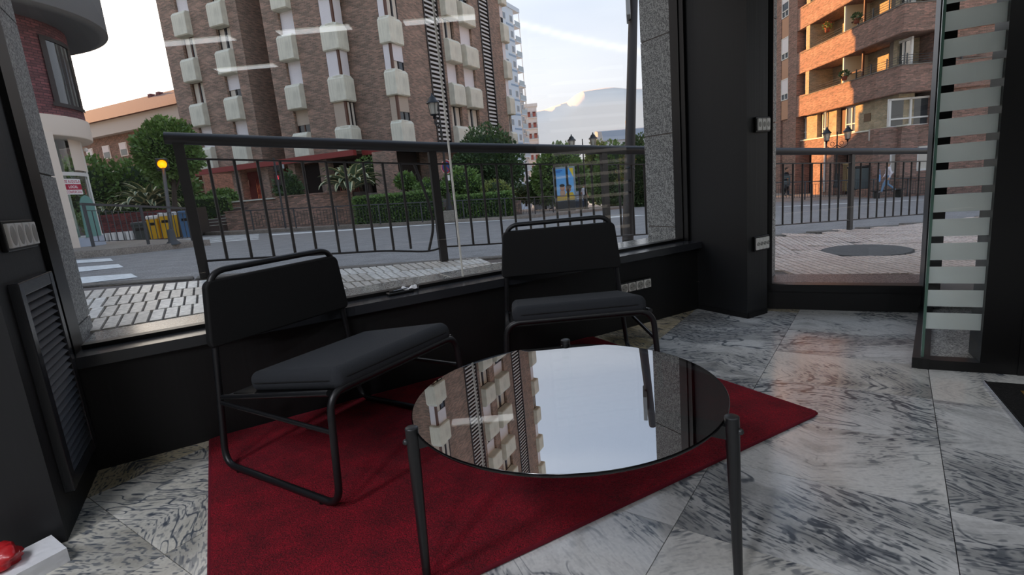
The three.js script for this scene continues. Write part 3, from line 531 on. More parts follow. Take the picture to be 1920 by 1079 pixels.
{ const a = ahead(1425, 379, 27.9), b = ahead(1800, 366, 27.9), n = [fwd.x, fwd.z].map((q) => q * 16); const g = prism(ccw([[a.x, a.z], [b.x, b.z], [b.x + n[0], b.z + n[1]], [a.x + n[0] * 1.4, a.z + n[1] * 1.4]]), 0, 0.3), p = g.attributes.position;
  for (let i = 0; i < p.count; i++) p.setY(i, p.getY(i) - 0.3 + mix(a.y, b.y, (p.getX(i) - a.x) / (b.x - a.x)) * 0 + Math.min(a.y, b.y) + 0.02); g.computeVertexNormals(); struct('pavement_sunny', g, M.pavement); }
{ const o = structure('zebra_crossing'), q = (x, y) => gpoint(x, y, ROAD), Z = [[137, 479, 195, 477, 199, 480, 138, 484], [139, 489, 207, 485, 213, 490, 140, 495], [144, 502, 222, 496, 232, 502, 147, 511], [149, 521, 246, 514, 259, 521, 153, 533]];
  for (const c of Z) { const [TL, TR, BR, BL] = [0, 2, 4, 6].map((i) => q(c[i], c[i + 1])); obj('painted_bar', sheet(6, 2, (u, v) => { const s = 1 - 3 * (1 - u), x = mix(mix(TL.x, TR.x, s), mix(BL.x, BR.x, s), v), z = mix(mix(TL.z, TR.z, s), mix(BL.z, BR.z, s), v); return [x, ground(x, z) + ROAD + 0.006, z]; }), M.paintWhite, o); } }
{ const o = structure('zebra_crossing'); for (let k = 0; k < 6; k++) obj('painted_bar', sheet(4, 2, (u, v) => { const z = -19.5 - k * 1.5 - 0.75 * v, x = mix(-2.2, 1.2, u) + k * 0.1; return [x, ground(x, z) + ROAD + 0.006, z]; }), M.paintWhite, o); }
{ const o = structure('lane_line'); const line = (A, B, w) => obj('painted_line', sheet(12, 1, (u, v) => { const x = mix(A.x, B.x, u), z = mix(A.z, B.z, u) + (v - 0.5) * w; return [x, ground(x, z) + ROAD + 0.006, z]; }), M.paintWhite, o);
  const q = (x, y) => gpoint(x, y, ROAD); line(q(505, 441), q(760, 425), 2.0); line(q(770, 424), q(960, 412), 1.7); line(q(1000, 418), q(1200, 404), 1.2); line(q(1470, 388), q(1600, 381), 0.9); line(q(1610, 381), q(1740, 375), 0.9); line(q(500, 430), q(640, 421), 1.6); }

// ---------------------------------------------------------------- the brick apartment tower opposite
const turnOf = (u) => Math.atan2(-u[1], u[0]);
const T1 = { o: [8.05, -33.55], u: [0.629, 0.777] }, T2 = { o: [10.65, -31.75], u: [0.8197, -0.5728] };
const onF = (f, s, z) => { const n = [-f.u[1], f.u[0]]; return [f.o[0] + f.u[0] * s + n[0] * z, f.o[1] + f.u[1] * s + n[1] * z]; };
function put(mesh, f, s, y, z, base, extra = 0) { const p = onF(f, s, z); mesh.position.set(p[0] - base[0], y - base[1], p[1] - base[2]); mesh.rotation.y = turnOf(f.u) + extra; return mesh; }
const LV = 3.78, ST = 2.9, NF = 10;
{
  const base = [8.05, -0.6, -33.55], t = thing('apartment_tower', 'tall brown brick apartment tower with pale concrete window boxes and louvred strips', 'building', base);
  const a = (s, z) => onF(T1, s, z), b = (s, z) => onF(T2, s, z), notch = (f, s0, s1, w = -0.42, dd = 0.3) => [f(s0, w), f(s0, w - dd), f(s1, w - dd), f(s1, w)];
  const foot = [a(-14.7, -16), a(-14.7, -0.42), ...notch(a, -13.05, -11.85), ...notch(a, -9.78, -8.57), a(-7.7, -0.42), a(-7.7, -3.2), a(-5.75, -3.2), a(-5.75, -0.42), ...notch(a, -4.5, -3.35), a(-1.2, -0.42), a(-1.2, -0.66), a(-0.4, -0.66), a(-0.4, -1.28), a(2.3, -1.28), a(2.3, -1.5), [10.72, -32.4], b(1.28, -0.66), b(1.28, -0.42),
    ...notch(b, 4.4, 6.15, -0.42, 0.12), ...notch(b, 6.55, 8.05), ...notch(b, 8.85, 10.6), ...notch(b, 12.05, 13.65, -0.42, 0.12), b(15.75, -0.42), b(15.75, -18)];
  const shift = (p) => p.map(([x, z]) => [x - base[0], z - base[2]]);
  obj('brick_wall', prism(ccw(shift(foot)), 3.6 - base[1], 33 - base[1]), M.brickTower, t);
  obj('unseen_shade_wing', prism(ccw(shift([[21.9, -59.5], [31.8, -61.5], [32, -68], [20.5, -68]])), -3 - base[1], 24 - base[1]), M.brickTower, t);  // unseen mass, placed to shade the far end of the balcony block
  // red fascia beam under the first floor, soffit, columns and the dark back wall of the open ground floor
  const beam = (f, s0, s1) => put(obj('red_beam', bb(0, s1 - s0, 0, 0.33, -0.25, 0.05), M.redPaint, t), f, s0, 3.45, 0, base);
  beam(T1, -16, 0.02); beam({ o: onF(T1, 0, -0.86), u: T1.u }, 0, 3.07); beam(T2, 0, 16.6);
  const colm = (f, s0, s1, z = -0.5, d = 0.6) => put(obj('brick_column', bb(0, s1 - s0, -2.4, 3.47, -d, 0), M.brickTower, t), f, s0, 0, z, base);
  colm(T1, -15.3, -14.5); colm(T1, -10.85, -10.1); colm(T1, -8.15, -7.55); colm(T1, -5.75, -5.2); colm(T1, -3.2, -2.55); colm(T2, -1.2, -0.15, -0.5, 1); colm(T2, 3.6, 5.6, -0.5, 1); colm(T2, 8.2, 9.0); colm(T2, 14.2, 15.2);
  const backF = [a(-15, -5), a(2.2, -5.4), b(15.5, -4.6), b(15.5, -5.2), a(2.2, -6.2), a(-15, -5.8)];
  obj('ground_wall', prism(ccw(shift(backF)), -2.5 - base[1], 3.6 - base[1]), M.brickTower, t);
  for (const [s0, s1] of [[-14.3, -11.3], [-9.9, -8.3], [-7.4, -5.9], [-5.0, -3.4], [-2.4, -0.2]]) put(obj('entrance_panel', bb(0, s1 - s0, 0, 2.9, -0.06, 0), s0 === -9.9 || s0 === -14.3 ? M.redDark : M.darkVoid, t), T1, s0, 0.6, -3.6, base);
  put(obj('entrance_panel', bb(0, 3.3, 0, 2.9, -0.06, 0), M.darkVoid, t), T2, 0.1, 0.8, -1.6, base);
  put(obj('dark_window', bb(0, 1.9, 0, 1.1, -0.06, 0), M.pane, t), T2, 5.9, 2.0, -1.4, base);
  { const g = []; for (let k = 0; k < 12; k++) g.push(rod([k * 0.13, 0, 0], [k * 0.13, 1.9, 0], 0.02, 0.02, 5)); g.push(bb(0, 1.45, 0.9, 1.2, -0.02, 0.02)); put(obj('red_gate', g, M.redPaint, t), T1, -9.7, 0.9, -1.4, base); }
  { const g = []; for (let k = 0; k < 10; k++) g.push(rod([k * 0.16, 0, 0], [k * 0.16, 1.3, 0], 0.02, 0.02, 5)); g.push(bb(0, 1.45, 0, 0.06, -0.02, 0.02), bb(0, 1.45, 1.26, 1.32, -0.02, 0.02)); put(obj('red_gate', g, M.redPaint, t), T1, -2.2, 1.2, -1.0, base); }
  put(obj('notice_plate', bb(0, 0.5, 0, 0.55, -0.02, 0), M.white, t), T1, -13.2, 2.4, -3.5, base);
  // concrete boxes
  const boxGeo = {}; const boxOf = (w, d) => { const k = w + '_' + d; if (boxGeo[k]) return boxGeo[k];
    const s = new THREE.Shape(); s.moveTo(-d, 0); s.lineTo(-0.05, 0); s.lineTo(0, 0.04); s.lineTo(0, 1.26); s.lineTo(-0.14, 1.43); s.lineTo(-d, 1.43); s.lineTo(-d, 0);
    const g = new THREE.ExtrudeGeometry(s, { depth: w - 0.05, bevelEnabled: true, bevelSize: 0.03, bevelThickness: 0.025, bevelSegments: 1 }); g.rotateY(-Math.PI / 2); g.translate(w - 0.025, 0, 0); return boxGeo[k] = metric(g); };
  const winGeo = {}; const parts = (w, h) => { const k = w + '_' + h; if (winGeo[k]) return winGeo[k];
    const fr = merge([bb(0, w, 0, 0.06, -0.05, 0.02), bb(0, w, h - 0.06, h, -0.05, 0.02), bb(0, 0.06, 0, h, -0.05, 0.02), bb(w - 0.06, w, 0, h, -0.05, 0.02), bb(w / 2 - 0.035, w / 2 + 0.035, 0, h, -0.05, 0.02)]);
    return winGeo[k] = { fr, pane: bb(0.03, w - 0.03, 0.03, h - 0.03, -0.04, -0.02), full: bb(0.03, w - 0.03, 0.0, h, -0.03, 0.035), half: bb(0.03, w - 0.03, h * 0.36, h, -0.03, 0.035), cur: bb(0.08, w * 0.4, 0.05, h - 0.05, -0.019, -0.012), cur2: bb(w * 0.62, w - 0.08, 0.05, h - 0.05, -0.019, -0.012) }; };
  const window_ = (f, s, y, z, w, h, kind, frame, extra = 0) => {
    const q = parts(w, h), o = put(obj('window', q.fr, frame, t), f, s, y, z, base, extra);
    if (kind !== 'S') { obj('window_pane', q.pane, M.pane, o); if (kind === 'O' || kind === 'H') obj('curtain', q.cur, M.curtain, o); if (kind === 'O') obj('curtain', q.cur2, M.curtain, o); }
    if (kind === 'S') obj('roller_blind', q.full, M.blind, o); if (kind === 'T') obj('roller_blind', q.full, M.blindTan, o); if (kind === 'H') obj('roller_blind', q.half, M.blind, o); if (kind === 'U') obj('roller_blind', q.half, M.blindTan, o);
    return o; };
  const hW = ST - 1.43, W2 = { o: onF(T1, 0, -0.86), u: T1.u }, R1 = { o: onF(T1, 0, 0), u: [0.777, -0.629] };
  const columns = [[T1, -13.05, 1.2, 0.6, 'SOOSOOSOOS', M.brownWood], [T1, -9.78, 1.2, 0.6, 'SHOOSOSOSO', M.darkFrame], [T1, -4.5, 1.12, 0.6, 'USSSSOSSHS', M.brownWood], [T2, 6.55, 1.48, 0.55, 'OSOOSHOSSO', M.darkFrame], [T2, 8.85, 1.74, 0.55, 'OSSHOSOOSS', M.darkFrame]];
  for (const [f, s, w, d, kinds, fr] of columns) for (let k = 0; k < NF; k++) {
    put(obj('concrete_box', boxOf(w + 0.05, d), M.concrete, t), f, s - 0.03, LV + ST * k, 0, base);
    window_(f, s, LV + ST * k + 1.43, -0.62, w, hW, kinds[k], fr);
  }
  const corner = (f1, s, w1, f2, s2, w2, kinds1, kinds2) => { for (let k = 0; k < NF; k++) {
    const y = LV + ST * k;
    put(obj('concrete_box', boxOf(w1, 0.8), M.concrete, t), f1, s, y, 0, base); put(obj('concrete_box', boxOf(w2, 0.7), M.concrete, t), f2, s2, y, 0, base);
    window_(f1, s + 0.03, y + 1.43, -0.2, w1 - 0.26, hW, kinds1[k], M.brownWood); window_(f2, s2 + 0.24, y + 1.43, -0.2, w2 - 0.27, hW, kinds2[k], M.darkFrame);
    const p = onF(f1, s + w1 - 0.24, -0.22); const m = obj('corner_post', bb(-0.07, 0.07, 0, hW, -0.07, 0.07), M.brownWood, t); m.position.set(p[0] - base[0], y + 1.43 - base[1], p[1] - base[2]); m.rotation.y = turnOf(f1.u);
  } };
  corner(T1, -1.16, 1.16, R1, 0, 1.0, 'TSSSSTSSTS', 'OSSSOSSSHS'); corner(W2, 2.3, 0.78, T2, 0, 1.28, 'TSSSTSSSTS', 'UHOHOSHOSO');
  for (let k = 0; k < NF; k++) { // boxes at the two ends of the tower
    const e = { o: onF(T1, -14.7, -0.9), u: [-T1.u[1] * -1, -T1.u[0]].map((q, i) => [-0.777, 0.629][i]) };
    put(obj('concrete_box', boxOf(1.1, 0.6), M.concrete, t), { o: onF(T1, -15.6, -3.0), u: [-0.777 * -1, -0.629].map((q) => -q) }, 0, LV + ST * k, 0, base, Math.PI);
    window_({ o: onF(T1, -14.72, -1.1), u: T1.u }, -0.5, LV + ST * k + 1.43, 0, 0.5, hW, k % 3 ? 'S' : 'O', M.brownWood);
    put(obj('concrete_box', boxOf(0.95, 1.1), M.concrete, t), T2, 15.62, LV + ST * k, -0.1, base);
    window_(T2, 15.72, LV + ST * k + 1.43, -0.45, 0.6, hW, 'OSSHSOSSOS'[k], M.darkFrame);
  }
  for (let k = 1; k < NF; k++) window_(T1, -7.0, LV + ST * k + 1.5, -3.18, 0.75, 1.0, 'T', M.darkFrame);
  // louvred strips
  for (const [s0, s1] of [[4.4, 6.15], [12.05, 13.65]]) {
    put(obj('strip_backing', bb(0, s1 - s0, 0, 29, -0.02, 0.0), M.darkVoid, t), T2, s0, LV + 0.1, -0.52, base);
    const g = [], n = Math.floor(29 / 0.29); for (let k = 0; k < n; k++) { const q = new THREE.BoxGeometry(s1 - s0 - 0.24, 0.16, 0.035); q.rotateX(-0.35); q.translate((s1 - s0) / 2, 0.15 + k * 0.29, 0); g.push(q); }
    const o = put(obj('louvre_slats', g, std(0xc9c4bd, 0.6), t), T2, s0, LV + 0.1, -0.45, base); o.userData.kind = 'stuff';
    put(obj('strip_frame', [bb(0, 0.1, 0, 29, -0.06, 0.06), bb(s1 - s0 - 0.1, s1 - s0, 0, 29, -0.06, 0.06)], M.darkFrame, t), T2, s0, LV + 0.1, -0.42, base);
  }
  const cap = foot.map(([x, z]) => [x, z]); obj('roof_cap', prism(ccw(shift([a(-15, -16), a(-15, 0), a(0.2, 0), [11, -31.3], b(16, 0), b(16, -18)])), 33 - base[1], 33.5 - base[1]), M.concrete, t);
}

// ---------------------------------------------------------------- the brick block in the evening sun
const glassDark = phys(0x3a3f42, 0.06, { ior: 1.7 });
{
  const base = [31.65, -1.6, -15.05], t = thing('balcony_block', 'brick apartment block with continuous brick balconies, partly lit orange by low sun', 'building', base);
  const FR = { o: [31.65, -15.05], u: [-0.537, 0.843] }, FB = { o: [31.65, -15.05], u: [0.88, 0.475] };
  const R = (name, g, m, f = FR) => put(obj(name, g, m, t), f, 0, 0, 0, [base[0], base[1] * 1, base[2]]);
  const bxs = (x0, x1, y0, y1, z0, z1) => bb(x0, x1, y0, y1, z0, z1);
  // plain wall at the far end with two columns of windows, and the mass behind
  R('brick_wall', [bxs(-16, -13.95, -2.5, 22, -6, 0), bxs(-13.95, -12.75, -2.5, 22, -6, -0.12), bxs(-12.75, -11.42, -2.5, 22, -6, 0), bxs(-11.42, -10.16, 3.75, 22, -6, -0.55)], M.brickOrange);
  for (let k = 0; k < 6; k++) {
    const y = 5.2 + 2.9 * k;
    R('window_apron', bxs(-13.9, -12.8, y - 1.4, y - 0.02, -0.1, -0.03), std(0xb98f72, 0.8));
    const w = R('window', [bxs(-13.92, -12.78, y, y + 0.06, -0.1, 0), bxs(-13.92, -12.78, y + 0.42, y + 0.48, -0.1, 0), bxs(-13.92, -13.86, y, y + 1.5, -0.1, 0), bxs(-12.84, -12.78, y, y + 1.5, -0.1, 0), bxs(-13.38, -13.32, y, y + 0.45, -0.1, 0), bxs(-13.92, -12.78, y + 1.46, y + 1.52, -0.1, 0)], M.whiteFrame);
    obj('window_pane', bxs(-13.86, -12.84, y + 0.05, y + 1.46, -0.09, -0.06), glassDark, w); obj('roller_blind', bxs(-13.86, -12.84, y + (k === 2 ? 1.0 : 0.48), y + 1.46, -0.055, -0.03), M.blind, w);
    const v = R('window', [bxs(-11.2, -10.2, y, y + 0.06, -0.55, -0.45), bxs(-11.2, -10.2, y + 1.44, y + 1.5, -0.55, -0.45), bxs(-11.2, -11.14, y, y + 1.5, -0.55, -0.45), bxs(-10.26, -10.2, y, y + 1.5, -0.55, -0.45)], M.darkFrame);
    obj('window_pane', bxs(-11.14, -10.26, y + 0.06, y + 1.44, -0.54, -0.5), glassDark, v); obj('roller_blind', bxs(-11.14, -10.26, y + 0.35, y + 1.44, -0.5, -0.47), M.blind, v);
    R('brick_spandrel', bxs(-11.42, -10.16, y - 1.45, y - 0.02, -0.55, -0.02), M.brickOrange);
  }
  // balcony bands: parapet, coping, floor slab, back wall, pilaster, dividers, door, railing
  for (let k = 0; k < 6; k++) {
    const y = 3.75 + 2.9 * k, x0 = -10.8;
    R('parapet', bxs(x0, 0, y, y + 1.3, -0.22, 0), M.brickOrange); R('parapet_coping', bxs(x0, 0.02, y + 1.3, y + 1.35, -0.25, 0.03), M.kerb);
    R('parapet', bxs(0, 7.5, y - 0.02, y + 1.28, -0.22, 0), M.brickOrange, FB); R('parapet_coping', bxs(0, 7.5, y + 1.28, y + 1.33, -0.25, 0.03), M.kerb, FB);
    R('balcony_floor', bxs(-10.1, -0.05, y - 0.03, y + 0.14, -2.1, -0.02), M.brickOrange); R('balcony_floor', bxs(0.6, 7.5, y - 0.05, y + 0.12, -2.4, -0.02), M.brickOrange, FB);
    R('back_wall', bxs(-10.1, -2.2, y + 0.14, y + 2.87, -1.95, -1.6), M.brickBeige); R('pilaster', bxs(-10.16, -9.66, y + 1.3, y + 2.9, -1.7, -0.03), M.brickBeige);
    R('divider', bxs(-5.79, -5.7, y + 0.1, y + 2.88, -1.6, -0.25), std(0xcdbf9e, 0.8)); R('divider_post', bxs(-5.8, -5.7, y + 1.3, y + 2.88, -0.25, -0.18), M.whiteFrame); R('balcony_post', bxs(-4.4, -4.3, y + 1.3, y + 2.88, -0.6, -0.5), M.brownWood); R('balcony_beam', bxs(-5.7, -4.3, y + 1.85, y + 1.92, -0.6, -0.55), M.brownWood);
    R('wall_pier', bxs(-2.5, -2.0, y + 0.1, y + 2.88, -1.7, -0.9), std(0x6e645a, 0.8));
    const d = R('balcony_door', [bxs(-2.0, -1.9, y + 0.2, y + 2.7, -0.95, -0.85), bxs(-1.35, -1.25, y + 0.2, y + 2.7, -0.95, -0.85), bxs(-0.78, -0.66, y + 0.2, y + 2.7, -0.95, -0.85), bxs(-2.0, -0.66, y + 2.62, y + 2.75, -0.95, -0.85)], M.whiteFrame); obj('door_pane', bxs(-1.95, -0.7, y + 0.2, y + 2.65, -0.93, -0.9), glassDark, d);
    const d2_ = R('balcony_door', [bxs(-8.05, -7.95, y + 0.2, y + 2.6, -1.6, -1.5), bxs(-7.0, -6.9, y + 0.2, y + 2.6, -1.6, -1.5), bxs(-8.05, -6.9, y + 2.5, y + 2.6, -1.6, -1.5)], M.whiteFrame); obj('door_pane', bxs(-7.95, -7.0, y + 0.2, y + 2.5, -1.58, -1.55), glassDark, d2_);
    R('back_wall', bxs(0.9, 7.5, y + 0.1, y + 2.86, -1.9, -1.6), M.brickBeige, FB);
    const gr = []; for (let j = 0; j < 4; j++) gr.push(rod([-4.3, y + 1.42 + j * 0.12, -0.1], [-0.02, y + 1.42 + j * 0.12, -0.1], 0.012, 0.012, 5)); for (let j = 0; j < 4; j++) gr.push(bxs(-4.2 + j * 1.4, -4.14 + j * 1.4, y + 1.33, y + 1.88, -0.12, -0.08)); for (let j = 0; j < 3; j++) gr.push(rod([-9.6, y + 1.45 + j * 0.14, -0.1], [-5.8, y + 1.45 + j * 0.14, -0.1], 0.009, 0.009, 5)); R('balcony_railing', gr, M.steel);
    const gb = []; for (let j = 0; j < 4; j++) gb.push(rod([0.02, y + 1.42 + j * 0.12, -0.1], [7.5, y + 1.42 + j * 0.12, -0.1], 0.012, 0.012, 5)); for (let j = 0; j < 6; j++) gb.push(bxs(0.3 + j * 1.4, 0.36 + j * 1.4, y + 1.3, y + 1.88, -0.12, -0.08)); R('balcony_railing', gb, M.steel, FB);
  }
  // first floor over the street, set back under the lowest balcony
  R('first_floor_wall', [bxs(-16, -12.35, 2.1, 3.76, -1.2, -0.4), bxs(-10.65, -9.2, 2.1, 3.76, -1.2, -0.4), bxs(-8.15, -6.75, 2.1, 3.76, -1.2, -0.4), bxs(-4.68, -0.75, 2.1, 3.76, -1.2, -0.4)], M.brickBeige);
  for (const [x0, x1] of [[-12.35, -10.65], [-9.2, -8.15], [-6.75, -4.68]]) {
    const xa = x0 + (x1 - x0) * 0.36, w = R('street_window', [bxs(xa, x1, 2.12, 2.2, -0.66, -0.56), bxs(xa, x1, 3.62, 3.7, -0.66, -0.56), bxs(xa, xa + 0.08, 2.12, 3.7, -0.66, -0.56), bxs(x1 - 0.08, x1, 2.12, 3.7, -0.66, -0.56), bxs((xa + x1) / 2 - 0.05, (xa + x1) / 2 + 0.05, 2.12, 3.7, -0.66, -0.56), bxs(xa, x1, 2.62, 2.68, -0.66, -0.58)], M.whiteFrame);
    obj('window_pane', bxs(xa + 0.05, x1 - 0.05, 2.15, 3.66, -0.64, -0.61), glassDark, w); obj('reveal', bxs(x0, xa, 2.1, 3.76, -1.1, -0.66), M.brownWood, w);
  }
  R('vent_plate', bxs(-3.75, -3.12, 2.62, 3.05, -0.4, -0.37), std(0x6a5138, 0.7)); R('sill_course', bxs(-16, 0.2, 2.04, 2.12, -0.45, -0.3), M.concrete);
  R('first_floor_wall', [bxs(3.3, 7.5, 2.1, 3.76, -1.3, -0.6)], M.brickBeige, FB);
  const wide = (y0, y1, x0, x1, n) => { const g = [bxs(x0, x1, y0, y0 + 0.1, -0.75, -0.6), bxs(x0, x1, y1 - 0.1, y1, -0.75, -0.6)]; for (let k = 0; k <= n; k++) { const x = mix(x0, x1 - 0.1, k / n); g.push(bxs(x, x + 0.1, y0, y1, -0.75, -0.6)); } if (y0 > 1) g.push(bxs(x0, x1, y0 + 0.42, y0 + 0.5, -0.75, -0.62)); const w = R('street_window', g, M.whiteFrame, FB); obj('window_pane', bxs(x0 + 0.05, x1 - 0.05, y0 + 0.05, y1 - 0.05, -0.73, -0.7), glassDark, w); if (y0 < 1) { obj('curtain', bxs(x0 + 0.1, x1 - 0.1, y0 + 0.1, y1 - 0.35, -0.7, -0.69), M.curtain, w); obj('roller_blind', bxs(x0 + 0.1, x1 - 0.1, y1 - 0.35, y1 - 0.1, -0.69, -0.66), M.blind, w); } };
  wide(2.0, 3.5, -0.1, 3.3, 3); wide(-0.35, 0.95, 0.05, 3.0, 2);
  // street level
  const gl = [bxs(-16, -13.95, -2.5, 2.06, -1.2, -0.35), bxs(-13.95, -9.77, 1.2, 2.06, -1.2, -0.35), bxs(-13.3, -12.1, -2.5, 1.2, -1.2, -0.35), bxs(-9.77, -6.85, -2.5, 2.06, -1.2, -0.35), bxs(-6.85, -5.15, 1.05, 2.06, -1.2, -0.35), bxs(-5.15, -0.3, -2.5, 2.06, -1.2, -0.35)];
  R('street_wall', gl, M.brickOrange); R('street_wall', [bxs(-0.6, 0, -2.5, 2.06, -1.3, -0.55), bxs(0, 3, -2.5, -0.35, -1.3, -0.55), bxs(0, 3, 0.95, 2.06, -1.3, -0.55), bxs(3, 7.5, -2.5, 2.06, -1.3, -0.55)], M.brickOrange, FB);
  R('dark_opening_back', bxs(-13.95, -13.3, -2.5, 1.2, -1.2, -1.0), M.darkVoid); R('dark_opening_back', bxs(-12.1, -9.77, -2.5, 1.2, -1.2, -1.0), M.darkVoid);  // dark backs of the garage openings, their shade put into the colour
  const gd = [bxs(-6.85, -5.15, -2.5, 1.05, -1.25, -1.15)]; R('entrance', gd, M.darkVoid); const gg = []; for (let k = 0; k < 9; k++) gg.push(bxs(-6.7 + k * 0.16, -6.65 + k * 0.16, -1.5, 0.2, -0.9, -0.87)); gg.push(bxs(-6.75, -5.3, 0.2, 0.28, -0.92, -0.86)); R('entrance_grille', gg, std(0xb9a27a, 0.6));
  R('drainpipe', rod([-7.85, -1.5, -0.28], [-7.85, 3.75, -0.28], 0.06, 0.06, 10), M.whiteFrame); R('drainpipe', rod([-2.45, -1.5, -0.26], [-2.45, 1.6, -0.26], 0.08, 0.08, 10), std(0x9a938c, 0.6)); R('meter_box', bxs(-2.8, -2.25, 1.5, 2.12, -0.35, -0.12), std(0xb5aea6, 0.6));
  R('block_mass', [bxs(-16, 0, -2.5, 22, -14, -6.0), bxs(-10.1, -0.4, 2, 22, -6.1, -1.95)], M.brickOrange); R('block_mass', bxs(2.9, 7.5, -2.5, 22, -9, -2.0), M.brickOrange, FB);
  R('roof_cap', bxs(-16.2, 0.4, 22, 22.4, -14, 0.3), M.concrete);
}
// ---------------------------------------------------------------- rounded corner shop on the near left
{
  const C = [-5.2, -19.8], t = thing('corner_shop', 'rounded corner building with cream shop front, dusky brick upper floor and grey curved slab', 'building', [C[0], 0, C[1]]);
  const cyl = (r, y0, y1, seg = 48, open = false) => { const g = new THREE.CylinderGeometry(r, r, y1 - y0, seg, 1, open); g.translate(0, (y0 + y1) / 2, 0); const uv = g.attributes.uv; for (let i = 0; i < uv.count; i++) uv.setXY(i, uv.getX(i) * 2 * Math.PI * r, uv.getY(i) * (y1 - y0)); return g; };
  obj('brick_wall', [cyl(2.46, 3.7, 13.5), bb(-11, 0.3, 3.7, 13.5, -6, 2.3)], M.brickShop, t);  // the long mass runs out of view and blocks the low sun
  obj('cream_band', [lathe([[2.1, 3.22], [2.5, 3.25], [2.53, 3.28], [2.53, 3.78], [2.44, 3.8], [2.0, 3.8]], 64), bb(-11, 0, 3.25, 3.78, -5, 2.45)], M.cream, t);
  obj('curved_slab', [lathe([[0.2, 6.15], [3.2, 6.15], [3.45, 6.22], [3.45, 7.4], [3.2, 7.45], [0.2, 7.45]], 96), bb(-11, 0, 6.15, 7.4, -6, 3.4)], M.slabGrey, t);
  const seg = (r, y0, y1, a0, a1, n = 10) => { const g = new THREE.CylinderGeometry(r, r, y1 - y0, n, 1, true, a0, a1 - a0); g.translate(0, (y0 + y1) / 2, 0); return g; };
  const view = Math.atan2(-C[0], -C[1]);                                 // bearing from the corner towards the room
  const w = obj('upper_window', [seg(2.50, 4.1, 5.75, view + 0.75, view + 0.82), seg(2.5, 4.1, 5.75, view + 1.22, view + 1.3), seg(2.52, 4.02, 4.12, view + 0.72, view + 1.32), seg(2.5, 5.7, 5.8, view + 0.75, view + 1.3)], M.darkFrame, t); obj('window_pane', seg(2.475, 4.1, 5.7, view + 0.78, view + 1.26), glassDark, w);
  obj('unseen_shade_block', bb(-36, -4.7, -1, 21, -46.5, -38.5), std(0x55534f, 0.9), t);  // unseen mass, placed to keep the low sun off the near street
  // shop front
  const y0 = 0.3;
  obj('pilaster', [bb(-0.2, 0.2, -0.5, 3.3, -0.2, 0.2)].map((g) => { g.rotateY(view + 0.4); g.translate(2.5 * Math.sin(view + 0.5), 0, 2.5 * Math.cos(view + 0.5)); return g; }), M.cream, t);
  obj('plinth', [cyl(2.26, -0.6, y0 + 0.25, 48)], phys(0xb8c2cf, 0.5), t);
  obj('glass_front', seg(2.2, y0 + 0.25, 3.25, view + 0.18, view + 2.2, 24), M.glass, t);
  obj('transom', seg(2.23, 2.25, 2.35, view + 0.1, view + 2.2, 24), M.whiteFrame, t);
  for (const k of [0.7, 1.3, 1.75]) { const g = rod([2.22 * Math.sin(view + k), y0 + 0.25, 2.22 * Math.cos(view + k)], [2.22 * Math.sin(view + k), 3.25, 2.22 * Math.cos(view + k)], 0.03, 0.03, 8); obj('mullion', g, M.whiteFrame, t); }
  obj('inner_screen', [cyl(1.7, 0, 3.3, 32, true)], std(0x7c9488, 0.8), t);
  obj('left_wall', [bb(-11, -0.6, -0.6, 3.3, -4, 2.3)], M.cream, t);
  obj('upper_panel', seg(2.24, 2.4, 3.25, view + 0.95, view + 2.0, 16), M.cream, t);
  obj('teal_board', (() => { const s = new THREE.Shape(); s.moveTo(-0.36, 0); s.lineTo(0.36, 0); s.lineTo(0.36, 0.8); s.absarc(0, 0.8, 0.36, 0, Math.PI); s.lineTo(-0.42, 0); const g = new THREE.ExtrudeGeometry(s, { depth: 0.02, bevelEnabled: false }); g.rotateY(view + 1.02); g.translate(2.24 * Math.sin(view + 1.02), 0.55, 2.24 * Math.cos(view + 1.02)); return g; })(), phys(0x6d9a90, 0.6), t);
  const sign = canvasTex(256, 192, (g, W_, H_) => { g.fillStyle = '#f1ece8'; g.fillRect(0, 0, W_, H_); g.fillStyle = '#b01c3c'; g.fillRect(0, 64, W_, 70); g.font = 'bold 46px sans-serif'; g.textAlign = 'center'; g.fillStyle = '#b01c3c'; g.fillText('SE ALQUILA', W_ / 2, 48, 240); g.fillStyle = '#f4eeee'; g.fillText('LOCAL', W_ / 2, 115, 200); g.fillStyle = '#b01c3c'; g.fillText('COMERCIAL', W_ / 2, 178, 240); });
  { const g = new THREE.BoxGeometry(0.6, 0.42, 0.01); g.rotateY(view + 0.85); g.translate(2.24 * Math.sin(view + 0.85), 1.95, 2.24 * Math.cos(view + 0.85)); obj('letting_sign', g, std(0xffffff, 0.6, { map: sign }), t); }
  obj('wall_lamp', at(new THREE.SphereGeometry(0.06, 14, 10), 2.3 * Math.sin(view + 1.45), 3.05, 2.3 * Math.cos(view + 1.45)), M.white, t);
}
